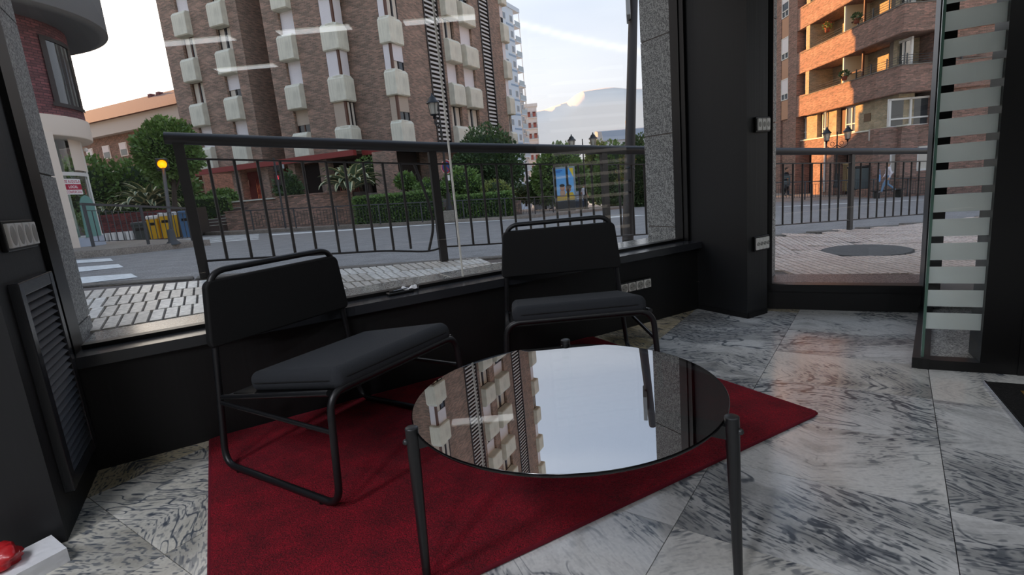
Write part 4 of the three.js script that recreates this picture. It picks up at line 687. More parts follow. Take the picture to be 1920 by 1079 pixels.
// ---------------------------------------------------------------- buildings behind
{
  const f = { o: [-11.4, -85.4], u: [0.592, 0.806] }, base = [-11.4, -3, -85.4], t = thing('tiled_house_row', 'low brick building with pale eaves and red tiled roof beyond the round hedge', 'building', base), Rr = (n, g, m) => put(obj(n, g, m, t), f, 0, 0, 0, [base[0], base[1], base[2]]);
  Rr('brick_wall', bb(-40, 19, -3, 11.2, -14, 0), brickMat([0.62, 0.5, 0.44], [0.5, 0.44, 0.4], 85)); Rr('eaves_band', bb(-40, 19.3, 10.9, 12.5, -14, 0.9), std(0xc9c5bd, 0.8));
  const s = new THREE.Shape(); s.moveTo(1.4, 12.5); s.lineTo(-7, 16.6); s.lineTo(-14, 12.5); s.lineTo(1.4, 12.5); const rg = new THREE.ExtrudeGeometry(s, { depth: 59.5, bevelEnabled: false }); rg.rotateY(-Math.PI / 2); rg.translate(19.4, 0, 0); Rr('tiled_roof', metric(rg), M.roofTile);
  for (let k = 0; k < 6; k++) { const x = -2 + k * 3.5, w = Rr('window', [bb(x, x + 1.5, 8.3, 9.9, 0, 0.08)], M.whiteFrame); obj('window_pane', bb(x + 0.15, x + 1.35, 8.4, 9.2, 0.07, 0.1), glassDark, w); obj('roller_blind', bb(x + 0.12, x + 1.38, 9.1, 9.8, 0.08, 0.12), M.blind, w); const v = Rr('window', [bb(x, x + 1.5, 5.2, 6.8, 0, 0.08)], M.whiteFrame); obj('window_pane', bb(x + 0.15, x + 1.35, 5.3, 6.7, 0.07, 0.1), glassDark, v); }
  Rr('glazed_bay', [bb(12.2, 14.6, 7.5, 11.2, 0, 0.9)], M.whiteFrame); Rr('balcony', [bb(8.6, 12, 7.2, 7.9, 0, 0.9)], M.concrete);
  for (const x of [3.5, 5.2, 12.2]) Rr('chimney', bb(x, x + 0.6, 14.5, 16.4, -6.3, -5.7), M.brickShop); Rr('roof_dormer', bb(15.5, 19, 12.5, 16.2, -6, -1), M.brickShop);
}
function slabTower(name, label, P, u, w, d, y0, y1, m, cols, opts = {}) {
  const f = { o: P, u }, base = [P[0], y0, P[1]], t = thing(name, label, 'building', base), R = (n, g, mm) => put(obj(n, g, mm, t), f, 0, 0, 0, [base[0], base[1], base[2]]);
  R('wall', bb(-w, 0, y0, y1, -d, 0), m); R('roof_slab', bb(-w, opts.roof ?? 0.3, y1, y1 + 0.8, -d, 0.2), m);
  for (let y = y1 - 2.6, k = 0; y > y0 + 3; y -= 2.9, k++) {
    for (const x of cols) { const o = R('window', bb(x - 0.65, x + 0.65, y, y + 1.35, -0.05, 0.03), M.whiteFrame); obj('window_pane', bb(x - 0.55, x + 0.55, y + 0.1, y + 1.25, 0.02, 0.05), std(0x77808a, 0.3), o); }
    if (opts.trim) R('trim_panel', bb(opts.trim[0], opts.trim[1], y - 0.75, y - 0.4, -0.02, 0.04), M.blueTrim);
    if (opts.bal) { const [a, b, c] = opts.bal; R('balcony_slab', bb(a, b, y - 0.5, y - 0.3, -c, 0.25), m); R('balcony_front', [bb(a, b, y - 0.3, y + 0.65, 0.2, 0.25), bb(b - 0.05, b, y - 0.3, y + 0.65, -c, 0.25)], opts.front ?? std(0xa9b4ba, 0.5)); R('balcony_post', bb(b - 0.15, b - 0.05, y - 0.3, y + 2.4, 0.1, 0.2), M.whiteFrame); if (opts.red) { for (const q of [0.25, 0.75]) { const xx = mix(a, b, q), g = new THREE.CylinderGeometry(0.42, 0.42, 0.06, 12, 1, false, Math.PI / 2, Math.PI); g.rotateX(-Math.PI / 2); g.translate(xx, y + 1.2, 0.27); R('arched_shutter', [bb(xx - 0.42, xx + 0.42, y - 0.1, y + 1.2, 0.24, 0.3), g], std(0x9c5a4e, 0.7)); } } }
  }
  return t;
}
slabTower('white_tower', 'slim white and pale blue apartment tower right behind the brick tower', [60.0, -100.3], [0.82, -0.573], 14, 12, -6, 35.2, M.whiteWall, [-1.2, -4.4, -7.4], { trim: [-3.6, -0.2], bal: [0, 2.6, 3], roof: 2.9 });
{ const P = ahead(991, 300, 138); slabTower('grey_tower', 'narrow grey tower between the white tower and the arched balconies', [P.x, P.z], [0.82, -0.573], 9, 10, -6, rowY(990, 168, 138), std(0xa9a8aa, 0.8), [-1.2, -3], { bal: [-0.3, 1.3, 3], roof: 1.5 }); }
{ const P = ahead(1013, 300, 150); slabTower('arched_tower', 'distant white apartment building with rows of reddish arched balconies', [P.x, P.z], [0.88, 0.475], 6, 8, -6, rowY(1005, 202, 150), std(0xe3dfda, 0.8), [-4.5], { bal: [-3, 0, 1], red: true }); }
{ // mansard building behind the park trees
  const P = ahead(1135, 292, 120), f = { o: [P.x, P.z], u: [0.88, 0.475] }, base = [P.x, -5, P.z], t = thing('mansard_building', 'wide pale building with a grey mansard roof behind the park trees', 'building', base), R = (n, g, m) => put(obj(n, g, m, t), f, 0, 0, 0, [base[0], base[1], base[2]]);
  R('wall', bb(0, 26, -5, 8.2, -12, 0), std(0xd2d4d6, 0.8)); const s = new THREE.Shape(); s.moveTo(0.4, 8.2); s.lineTo(-1.6, 10.4); s.lineTo(-10, 11.2); s.lineTo(-12, 8.2); s.lineTo(0.4, 8.2); const g = new THREE.ExtrudeGeometry(s, { depth: 26.6, bevelEnabled: false }); g.rotateY(-Math.PI / 2); g.translate(26.3, 0, 0); R('mansard_roof', g, std(0x9da3aa, 0.8));
  for (let k = 0; k < 8; k++) { const o = R('window', bb(1.5 + 3 * k, 2.7 + 3 * k, 5.4, 7.2, 0, 0.06), M.whiteFrame); obj('window_pane', bb(1.65 + 3 * k, 2.55 + 3 * k, 5.5, 7.1, 0.05, 0.08), std(0x77808a, 0.3), o); } for (const x of [6, 14, 20]) R('chimney', bb(x, x + 0.7, 10.5, 12.6, -5, -4.4), std(0x9a9a9a, 0.8)); }
{ // far mountain, distance haze put into its pale colour
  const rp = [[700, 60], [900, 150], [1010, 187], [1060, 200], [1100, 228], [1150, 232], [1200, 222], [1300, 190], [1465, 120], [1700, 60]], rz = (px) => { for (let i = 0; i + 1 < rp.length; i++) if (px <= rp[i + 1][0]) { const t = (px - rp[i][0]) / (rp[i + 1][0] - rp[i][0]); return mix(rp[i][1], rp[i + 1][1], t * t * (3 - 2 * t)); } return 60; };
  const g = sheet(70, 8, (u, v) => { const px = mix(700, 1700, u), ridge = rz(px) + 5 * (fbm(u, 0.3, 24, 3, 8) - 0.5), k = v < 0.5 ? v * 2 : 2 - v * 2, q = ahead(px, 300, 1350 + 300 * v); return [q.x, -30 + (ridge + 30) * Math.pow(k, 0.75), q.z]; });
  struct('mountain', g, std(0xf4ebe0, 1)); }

// ---------------------------------------------------------------- plants
const leafGeo = (() => { const g = new THREE.BufferGeometry(); g.setAttribute('position', new THREE.Float32BufferAttribute([0, 0, 0, -0.42, 0.5, 0.08, 0.42, 0.5, 0.08, 0, 1.1, -0.12], 3)); g.setIndex([0, 2, 1, 1, 2, 3]); g.computeVertexNormals(); g.setAttribute('uv', new THREE.Float32BufferAttribute([0, 0, 0, 1, 1, 0, 1, 1], 2)); return g; })();
const tmpM = new THREE.Matrix4(), tmpQ = new THREE.Quaternion(), tmpE = new THREE.Euler();
// leaves scattered through ellipsoid clumps or boxes: [x, y, z, rx, ry, rz, 'box'?]
function foliage(parent, clumps, n, size, m, sd, dark = 0.35) {
  reseed(sd); const o = new THREE.InstancedMesh(leafGeo, m, n); o.name = 'foliage'; o.castShadow = o.receiveShadow = true; o.userData.kind = 'stuff';
  const vol = clumps.map((c) => Math.pow(c[3] * c[4] * c[5], 0.67)), tot = vol.reduce((a, b) => a + b, 0), col = new THREE.Color();
  for (let i = 0; i < n; i++) {
    let q = rnd() * tot, k = 0; while (q > vol[k] && k < clumps.length - 1) { q -= vol[k]; k++; }
    const c = clumps[k]; let p, out;
    if (c[6]) { const w = [rnd() * 2 - 1, rnd() * 2 - 1, rnd() * 2 - 1], a = [c[4] * c[5], c[3] * c[5], c[3] * c[4]], r = rnd() * (a[0] + a[1] + a[2]), ax = r < a[0] ? 0 : r < a[0] + a[1] ? 1 : 2; w[ax] = (w[ax] > 0 ? 1 : -1) * (0.92 + 0.1 * rnd()); out = V3(ax === 0 ? w[0] : 0, ax === 1 ? w[1] : 0.2, ax === 2 ? w[2] : 0).normalize(); p = V3(c[0] + w[0] * c[3], c[1] + w[1] * c[4], c[2] + w[2] * c[5]); }
    else { const u = rnd() * 2 - 1, a = rnd() * 6.283, s = Math.sqrt(1 - u * u); out = V3(s * Math.cos(a), u, s * Math.sin(a)); const rr = (0.55 + 0.5 * Math.sqrt(rnd())) * (0.85 + 0.3 * vnoise(out.x * 3 + 9, out.y * 3 + out.z * 3 + 9, 64, 64, sd)); p = V3(c[0] + out.x * c[3] * rr, c[1] + out.y * c[4] * rr, c[2] + out.z * c[5] * rr); }
    tmpQ.setFromUnitVectors(V3(0, 1, 0), out.clone().add(V3(rnd() - 0.5, rnd() - 0.3, rnd() - 0.5)).normalize()).multiply(new THREE.Quaternion().setFromAxisAngle(V3(0, 1, 0), rnd() * 6.28));
    const sz = size * (0.7 + 0.6 * rnd()); tmpM.compose(p, tmpQ, V3(sz, sz, sz)); o.setMatrixAt(i, tmpM); const b = 1 - dark + 2 * dark * rnd(); col.setRGB(b, b * (0.95 + 0.1 * rnd()), b * 0.95); o.setColorAt(i, col);
  }
  parent.add(o); return o;
}
function plant(name, label, category, P, clumps, n, size, m, sd, trunk, core = true) {
  const t = thing(name, label, category, [P.x, P.y, P.z]);
  if (trunk) obj('trunk', [rod([0, 0, 0], [trunk[1] ?? 0, trunk[0], 0], trunk[2] ?? 0.12, (trunk[2] ?? 0.12) * 0.6, 10), rod([trunk[1] ?? 0, trunk[0] * 0.8, 0], [(trunk[1] ?? 0) + 0.6, trunk[0] * 1.25, 0.2], 0.06, 0.03, 8), rod([trunk[1] ?? 0, trunk[0] * 0.8, 0], [(trunk[1] ?? 0) - 0.5, trunk[0] * 1.3, -0.2], 0.06, 0.03, 8)], M.bark, t);
  if (core) { const g = clumps.map((c) => { let q; if (c[6]) q = new THREE.BoxGeometry(c[3] * 1.84, c[4] * 1.9, c[5] * 1.84); else { q = new THREE.IcosahedronGeometry(1, 2); q.scale(c[3] * 0.8, c[4] * 0.8, c[5] * 0.8); } q.translate(c[0], c[1], c[2]); return q; }); const o = obj('inner_growth', g, std(0x2b3a22, 1), t); o.userData.kind = 'stuff'; }
  foliage(t, clumps, n, size, m, sd); return t;
}
const onG = (px, D, y) => { const p = ahead(px, 400, D); p.y = y ?? ground(p.x, p.z); return p; };
{
  let p = ahead(326, 420, 26); p.y = 0.0; const c = ahead(316, 286, 26);
  plant('topiary_tree', 'round clipped laurel tree behind the amber traffic light', 'tree', p, [[c.x - p.x, c.y - p.y, c.z - p.z, 1.4, 1.42, 1.35]], 6500, 0.16, M.leafMid, 301, [2.6, c.x - p.x, 0.16]);
  p = ahead(220, 400, 31); p.y = 0; plant('round_hedge', 'broad rounded dark green hedge left of the topiary tree', 'hedge', p, [[-1.2, 2.6, 0, 1.9, 1.9, 1.4], [1.2, 2.5, -0.5, 2.2, 1.8, 1.4], [3.0, 2.2, 0.4, 1.4, 1.6, 1.2]], 8000, 0.2, M.leafMid, 302);
  p = ahead(225, 390, 29.5); p.y = 0.2; plant('clipped_hedge', 'low flat clipped hedge under the broad rounded hedge', 'hedge', p, [[0.2, 0.75, 0, 1.9, 0.5, 0.7, 'box'], [3.8, 0.9, 0.5, 1.6, 0.55, 0.6, 'box']], 3200, 0.14, M.leafMid, 303);
  // hedge and shrubs across the road
  const hd = (px0, px1, D, yb, yt, nm, lb, sd) => { const a = ahead(px0, 390, D), b = ahead(px1, 390, D), q = a.clone().add(b).multiplyScalar(0.5), L = Math.hypot(b.x - a.x, b.z - a.z); q.y = yb; const t = plant(nm, lb, 'hedge', q, [[0, (yt - yb) / 2, 0, L / 2, (yt - yb) / 2, 0.45, 'box']], 5200, 0.12, M.leafMid, sd); t.rotation.y = -Math.atan2(b.z - a.z, b.x - a.x); return t; };
  hd(666, 826, 27.2, -0.6, rowY(740, 366, 27.2), 'clipped_hedge', 'long clipped hedge behind the far fence, in front of the striped agave wall', 311);
  hd(850, 962, 27.0, -0.9, rowY(905, 366, 27), 'clipped_hedge', 'clipped hedge behind the far fence, below the big dark shrub tree', 312);
  const shrub = (px, py, D, rx, ry, nm, lb, cat, n, sz, m, sd, yb) => { const q = ahead(px, py, D), P = V3(q.x, yb, q.z); return plant(nm, lb, cat, P, [[0, q.y - yb, 0, rx, ry, rx * 0.85], [rx * 0.35, q.y - yb - ry * 0.35, rx * 0.3, rx * 0.75, ry * 0.7, rx * 0.7], [-rx * 0.4, q.y - yb - ry * 0.2, -rx * 0.2, rx * 0.7, ry * 0.75, rx * 0.6]], n, sz, m, sd, [Math.max(0.6, q.y - yb), 0, 0.14]); };
  shrub(912, 300, 30, 1.75, 1.75, 'evergreen_tree', 'large dense dark evergreen against the brick tower, right of the street lantern', 'tree', 9000, 0.15, M.leafDark, 321, -0.6);
  shrub(868, 345, 28.5, 0.95, 0.85, 'leafy_shrub', 'bright green leafy shrub between the lantern post and the big evergreen', 'shrub', 2600, 0.15, M.leafMid, 322, -0.6);
  shrub(930, 356, 28, 0.75, 0.5, 'rounded_shrub', 'small pale rounded shrub standing in front of the big evergreen', 'shrub', 2000, 0.1, M.leafLight, 323, -0.6);
  shrub(806, 352, 28.2, 0.7, 0.45, 'leafy_shrub', 'grey-green shrub at the foot of the dark entrance across the road', 'shrub', 1400, 0.12, M.leafMid, 324, -0.5);
  shrub(760, 338, 29, 0.42, 0.4, 'palm_shrub', 'small bright spiky shrub by the dark entrance across the road', 'shrub', 800, 0.16, M.leafMid, 325, 0.4);
  shrub(540, 350, 33, 0.75, 0.85, 'leafy_shrub', 'dark shrub behind the red walking signal under the canopy', 'shrub', 1600, 0.15, M.leafDark, 326, 0.6);
  shrub(415, 368, 33, 0.8, 0.35, 'garden_shrub', 'loose reddish green shrubs on the terrace beside the brick steps', 'shrub', 1600, 0.16, M.leafMid, 327, 0.8);
  shrub(690, 318, 33, 0.9, 0.7, 'flowering_shrub', 'loose flowering shrub behind the striped agave by the brick column', 'shrub', 1100, 0.13, M.leafMid, 328, 1.0);
  // park trees to the right
  shrub(1050, 325, 46, 2.1, 2.4, 'park_tree', 'dark green park tree behind the advertising column', 'tree', 6500, 0.26, M.leafMid, 331, -1.6);
  shrub(1020, 352, 48, 1.3, 1.5, 'park_tree', 'small dark tree leaning out at the edge of the park, nearest the towers', 'tree', 2500, 0.24, M.leafDark, 332, -1.7);
  shrub(1120, 322, 52, 1.2, 2.9, 'poplar', 'tall poplar with caught light put into its yellow-green leaves beside the railing post', 'tree', 4200, 0.24, M.leafLight, 333, -2.0);  // the yellow light on this crown is put into the leaf colour
  shrub(1150, 330, 50, 1.7, 2.9, 'park_tree', 'tall bluish green tree between the poplar and the leaning pole', 'tree', 6000, 0.24, M.leafMid, 334, -1.9);
  shrub(1196, 328, 47, 1.6, 3.2, 'park_tree', 'tall dark conifer between the leaning pole and the granite pillar', 'tree', 6000, 0.24, M.leafDark, 335, -1.8);
  shrub(1080, 360, 49, 1.2, 1.2, 'park_tree', 'dark low tree behind the walking man in the white shirt', 'tree', 2200, 0.24, M.leafDark, 336, -1.8);
  shrub(985, 362, 55, 1.0, 0.9, 'street_bush', 'small dark bush at the foot of the white tower', 'shrub', 900, 0.24, M.leafDark, 337, -1.6);
}
// variegated agaves: broad pointed leaves that rise and curl over
function agave(label, P, n, L, sd, spikes = true) {
  const t = thing('agave', label, 'plant', [P.x, P.y, P.z]); reseed(sd);
  const green = phys(0x5f7358, 0.55), edge = phys(0xd9d3a6, 0.6);
  for (let i = 0; i < n; i++) {
    const a = i * 2.39996 + rnd() * 0.3, e = 1.5 - 1.15 * Math.sqrt(i / n) + 0.12 * rnd(), len = L * (0.8 + 0.4 * rnd()), w = 0.135 * L * (1 + 0.3 * rnd()), curl = 0.7 + 1.0 * rnd(), pts = [];
    let x = 0.04, y = 0.02, th = e; const N = 10; for (let k = 0; k <= N; k++) { pts.push([x, y, th]); x += Math.cos(th) * len / N; y += Math.sin(th) * len / N; th -= (k / N > 0.35 ? curl * 2.1 / N : 0.12 / N); }
    const strip = (w0, w1, lift) => { const p = [], id = []; pts.forEach(([px, py, t_], k) => { const q = k / N, s = w * (q < 0.35 ? 0.75 + 0.25 * q / 0.35 : Math.pow(1 - (q - 0.35) / 0.65, 0.7)); for (const ww of [w0, w1]) { const across = ww * s, up = Math.abs(ww) * s * 0.35 + lift; const R_ = px - Math.sin(t_) * up, Y_ = py + Math.cos(t_) * up; p.push(R_ * Math.cos(a) - across * Math.sin(a), Y_, R_ * Math.sin(a) + across * Math.cos(a)); } if (k < N) { const b = k * 2; id.push(b, b + 1, b + 2, b + 1, b + 3, b + 2); } }); const g = new THREE.BufferGeometry(); g.setAttribute('position', new THREE.Float32BufferAttribute(p, 3)); g.setIndex(id); g.computeVertexNormals(); return plain(g); };
    const leaf = obj('leaf', [strip(-0.62, 0, 0), strip(0, 0.62, 0), strip(-0.62, 0, -0.015), strip(0, 0.62, -0.015)], green, t); obj('leaf_margin', [strip(-1, -0.6, 0.001), strip(0.6, 1, 0.001)], edge, leaf);
  }
  return t;
}
{ let p = ahead(658, 357, 28.3); agave('big cream-striped agave on the brick terrace wall across the road', p, 56, 1.75, 401); const soil = rowY(255, 399, 26); p = ahead(282, 395, 27.1); p.y = soil + 0.02; agave('big cream-striped agave behind the black crossing fence', p, 48, 1.75, 402);
  p = ahead(205, 397, 27.6); p.y = soil + 0.02; const t = agave('smaller dull green agave left of the striped one by the crossing fence', p, 24, 0.95, 403); }

// ---------------------------------------------------------------- terrace across the road
{
  const t = structure('terrace', (() => { const p = ahead(540, 425, 29.6); return [p.x, -0.8, p.z]; })(), -Math.atan2(RT.z, RT.x)), o = t.position, inv = t.rotation.y;
  const X = (px) => (px - 540) / F * 29.6, Y = (px, py) => rowY(px, py, 29.6) - o.y;
  obj('low_wall', bb(X(427), X(527), -0.6, Y(476, 394), -0.3, 0), M.brickTerrace, t); obj('high_wall', bb(X(527), X(666), -0.6, Y(600, 364), -0.35, 0.1), M.brickTerrace, t); obj('rear_wall', bb(X(330), X(536), -0.6, Y(430, 380), -3.2, -2.6), M.brickTerrace, t);
  obj('coping', bb(X(325), X(536), Y(430, 380), Y(430, 380) + 0.08, -3.3, -2.5), M.concrete, t); obj('coping', bb(X(524), X(668), Y(600, 364), Y(600, 364) + 0.07, -0.4, 0.14), M.brickTerrace, t); obj('coping', bb(X(425), X(527), Y(476, 394), Y(476, 394) + 0.06, -0.34, 0.03), M.brickTerrace, t);
  for (let k = 0; k < 6; k++) { obj('step', bb(X(366), X(428), -0.6, Y(400, 424) + 0.02 + k * 0.17, -0.4 - k * 0.36 - 0.36, -0.4 - k * 0.36), std(0x6b5a54, 0.9), t); obj('step_edge', bb(X(366), X(428), Y(400, 424) + k * 0.17, Y(400, 424) + 0.03 + k * 0.17, -0.44 - k * 0.36, -0.37 - k * 0.36), M.concrete, t); }
  obj('terrace_floor', bb(X(300), X(900), -0.6, Y(430, 386), -9, -3.2), M.pavement, t); obj('planter_soil', bb(X(536), X(668), -0.6, Y(600, 366), -3.4, -0.35), M.bark, t);
  obj('hedge_wall', bb(X(668), X(980), -0.6, Y(800, 392), -0.9, -0.6), M.brickTerrace, t);
}
{ const P = ahead(255, 430, 26), t = structure('planter', [P.x, ground(P.x, P.z) - 0.3, P.z], -Math.atan2(RT.z, RT.x)); const k = 26 / F; obj('planter_wall', bb(-66 * k, 62 * k, 0, rowY(255, 398, 26) - t.position.y, -0.5, 0), brickMat([0.5, 0.25, 0.24], [0.3, 0.2, 0.2], 87), t); obj('soil', bb(-66 * k, 62 * k, 0, rowY(255, 399, 26) - t.position.y, -3.5, -0.5), M.bark, t); obj('white_base', [0, 1, 2, 3, 4].map((i) => bb(-62 * k + i * 16 * k, -52 * k + i * 16 * k, 0.2, 0.62, 0, 0.25)), M.white, t); }
// ---------------------------------------------------------------- signals, lamps, signs
{ // amber light on the pole by the crossing
  const P = V3(-1.02, 0.2, -16.3), top = ahead(301, 262, 16.45), t = thing('amber_traffic_light', 'traffic light with its amber lamp lit beside the crossing fence', 'traffic light', [P.x, P.y, P.z]);
  const hp = ahead(304, 308, 16.3), L = (v) => [v.x - P.x, v.y - P.y, v.z - P.z], h = L(hp);
  obj('pole', [rod([0, 0, 0], [h[0], h[1] - 0.1, h[2] - 0.1], 0.055, 0.05, 14)], M.railGrey, t); obj('pole_base', lathe([[0.17, 0], [0.17, 0.04], [0.1, 0.1], [0.085, 0.35], [0.06, 0.4]], 20), M.railGrey, t);
  const turn = Math.atan2(EYE.x - hp.x, EYE.z - hp.z), head = new THREE.Group(); head.name = 'signal_head'; head.position.set(...h); head.rotation.y = turn; t.add(head);
  obj('housing', rb(0.34, 0.36, 0.2, 0.04, 0, 0, -0.12), M.frame, head); const v = new THREE.CylinderGeometry(0.14, 0.14, 0.16, 20, 1, true, Math.PI * 0.5, Math.PI); v.rotateX(Math.PI / 2); v.translate(0, 0, 0.03); obj('visor', v, M.frame, head);
  obj('amber_lamp', (() => { const g = new THREE.SphereGeometry(0.13, 24, 10, 0, 6.2832, 0, Math.PI / 2); g.rotateX(Math.PI / 2); g.scale(1, 1, 0.35); g.translate(0, 0, -0.03); return g; })(), std(0xff9a00, 0.4, { emissive: new THREE.Color().setRGB(1, 0.4, 0.0), emissiveIntensity: 1.35 }), head);
  const l = new THREE.PointLight(0xffa21a, 0.05, 12); l.position.set(0, 0, 0.12); head.add(l);
}
{ const P = ahead(530, 395, 27), hp = ahead(520, 332, 27), t = thing('walking_signal', 'pedestrian signal showing a red figure under the tower canopy', 'traffic light', [P.x, ground(P.x, P.z), P.z]), h = [hp.x - P.x, hp.y - t.position.y, hp.z - P.z], turn = Math.atan2(EYE.x - hp.x, EYE.z - hp.z);
  obj('pole', rod([0, 0, 0], [0, h[1] + 0.9, 0], 0.05, 0.05, 10), M.railGrey, t); const hd = new THREE.Group(); hd.name = 'signal_head'; hd.position.set(...h); hd.rotation.y = turn; t.add(hd);
  obj('housing', [rb(0.3, 0.62, 0.2, 0.03, 0, -0.12, -0.1), rb(0.28, 0.3, 0.2, 0.03, 0.02, 0.42, -0.1)], M.frame, hd); obj('visor', bb(-0.14, 0.14, 0.13, 0.15, 0, 0.14), M.frame, hd);
  obj('red_figure_lamp', [at(new THREE.SphereGeometry(0.03, 12, 8), 0, 0.09, 0.02), rb(0.07, 0.11, 0.02, 0.01, 0, 0.01, 0.015), rb(0.028, 0.1, 0.02, 0.008, -0.02, -0.08, 0.015), rb(0.028, 0.1, 0.02, 0.008, 0.02, -0.08, 0.015)], std(0xff4050, 0.4, { emissive: new THREE.Color().setRGB(1, 0.08, 0.12), emissiveIntensity: 5 }), hd);
  const l = new THREE.PointLight(0xff2030, 0.15, 6); l.position.set(0, 0, 0.15); hd.add(l);
  obj('tail_box', rb(0.2, 0.22, 0.14, 0.02, 0.3, 0.5, -0.1), std(0x9aa0a0, 0.5), hd); }
function lantern(parent, x, y, z, s) {           // classic four-sided street lantern
  const g = new THREE.CylinderGeometry(0.2 * s, 0.13 * s, 0.42 * s, 4, 1, true); g.rotateY(Math.PI / 4); g.translate(x, y, z); const o = obj('lantern_glass', g, phys(0xd8d6cc, 0.4, { transmission: 0.5, thickness: 0 }), parent);
  obj('lantern_cap', [at(lathe([[0.25 * s, 0.2 * s], [0.24 * s, 0.25 * s], [0.15 * s, 0.33 * s], [0.13 * s, 0.4 * s], [0.05 * s, 0.46 * s], [0.02 * s, 0.56 * s], [0, 0.58 * s]], 16), x, y, z), at(lathe([[0, -0.36 * s], [0.05 * s, -0.34 * s], [0.04 * s, -0.26 * s], [0.14 * s, -0.22 * s], [0.14 * s, -0.19 * s], [0, -0.19 * s]], 12), x, y, z)], M.frame, o);
  const rods = []; for (let k = 0; k < 4; k++) { const a = k * Math.PI / 2; rods.push(rod([x + 0.13 * s * Math.cos(a), y - 0.21 * s, z + 0.13 * s * Math.sin(a)], [x + 0.2 * s * Math.cos(a), y + 0.21 * s, z + 0.2 * s * Math.sin(a)], 0.012 * s, 0.012 * s, 5)); } obj('lantern_ribs', rods, M.frame, o); return o;
}
function streetLamp(label, P, top, two, s = 1) {
  const t = thing('street_lantern', label, 'street lamp', [P.x, P.y, P.z]), h = top - P.y, ax = [RT.x, RT.z].map((q) => q / Math.hypot(RT.x, RT.z));
  obj('post', lathe([[0.16 * s, 0], [0.16 * s, 0.12], [0.1 * s, 0.25], [0.09 * s, 0.7], [0.055 * s, 0.8], [0.045 * s, h * 0.7], [0.06 * s, h * 0.71], [0.035 * s, h * 0.73], [0.03 * s, h]], 16), M.frame, t);
  for (const k of two ? [-1, 1] : [-1]) { const r = (two ? 0.6 : 0.2) * s, y = h - 0.62 * s; obj('bracket', tube([[0, y - 0.1, 0], [k * r * 0.5 * ax[0], y - 0.32 * s, k * r * 0.5 * ax[1]], [k * r * ax[0], y - 0.18 * s, k * r * ax[1]], [k * r * ax[0], y + 0.02, k * r * ax[1]]], 0.022 * s, 0.2, 24, false, 6), M.frame, t); obj('scroll', at(new THREE.TorusGeometry(0.11 * s, 0.016 * s, 6, 20).rotateY(-Math.atan2(ax[1], ax[0])), k * r * 0.45 * ax[0], y - 0.05 * s, k * r * 0.45 * ax[1]), M.frame, t); lantern(t, k * r * ax[0], y + 0.36 * s, k * r * ax[1], s); }
  return t;
}
{ let P = ahead(846, 416, 23.6); streetLamp('single-armed street lantern standing in a pale stone block across the road', V3(P.x, ground(P.x, P.z) + 0.455, P.z), rowY(830, 196, 23.6), false, 1.15);
  const b = thing('stone_block', 'pale square stone block around the foot of the street lantern', 'stone block', [P.x, ground(P.x, P.z) - 0.05, P.z], -Math.atan2(RT.z, RT.x)); const g = rb(0.56, 0.5, 0.5, 0.03, 0, 0.25, 0); obj('block', metric(g), M.stone, b);
  const q = ahead(837, 313, 23.45), s = thing('no_parking_sign', 'round blue and red no-parking sign on the lantern post', 'sign', [q.x, q.y, q.z], Math.atan2(EYE.x - q.x, EYE.z - q.z) - 0.75);
  const disc = (r0, r1, z, m, n) => { const gg = new THREE.CylinderGeometry(r1, r1, 0.012, 32); gg.rotateX(Math.PI / 2); gg.translate(0, 0, z); return obj(n, gg, m, s); };
  disc(0, 0.31, 0, M.white, 'sign_plate'); disc(0, 0.29, 0.008, phys(0xb8202c, 0.5), 'red_ring'); disc(0, 0.225, 0.014, phys(0x23418f, 0.5), 'blue_face'); const dg = new THREE.BoxGeometry(0.5, 0.05, 0.012); dg.rotateZ(-0.785); dg.translate(0, 0, 0.018); obj('red_bar', dg, phys(0xb8202c, 0.5), s); obj('lower_plate', bb(-0.13, 0.13, -0.6, -0.36, -0.006, 0.006), M.white, s);
  P = ahead(1100, 396, 38); streetLamp('double street lantern behind the advertising column', V3(P.x, P.y, P.z), rowY(1097, 262, 38), true, 1.25);
  P = ahead(1567, 352, 29.5); streetLamp('double street lantern silhouetted on the orange sunlit bricks', V3(P.x, P.y, P.z), rowY(1567, 248, 29.5), true, 0.95);
}
{ // leaning pole beside the granite pillar, with the edge of a sign plate
  const P = level(1177, 449, 0.27), top = ahead(1189, -60, P.clone().sub(EYE).dot(fwd) + 0.5), t = thing('leaning_pole', 'brown slightly leaning round pole standing between the railing and the window', 'pole', [P.x, pave(P.x, P.z), P.z]), tt = [top.x - P.x, top.y - t.position.y, top.z - P.z];
  obj('shaft', rod([0, 0, 0], tt, 0.062, 0.05, 20), phys(0x3a3029, 0.6, { bumpMap: grainT, bumpScale: 0.002 }), t);
  for (const k of [0.16, 0.2, 0.245]) obj('band', rod(tt.map((q) => q * k), tt.map((q) => q * (k + 0.005)), 0.0635, 0.0635, 20), M.frame, t);
  const c = ahead(1180, 8, P.clone().sub(EYE).dot(fwd) + 0.35); const g = rb(0.05, 0.34, 0.4, 0.012, 0, 0, 0); const o = obj('sign_plate', g, M.whiteGrey, t); o.position.set(c.x - P.x - 0.02, c.y - t.position.y, c.z - P.z); o.rotation.y = -Math.atan2(c.x, -c.z); }
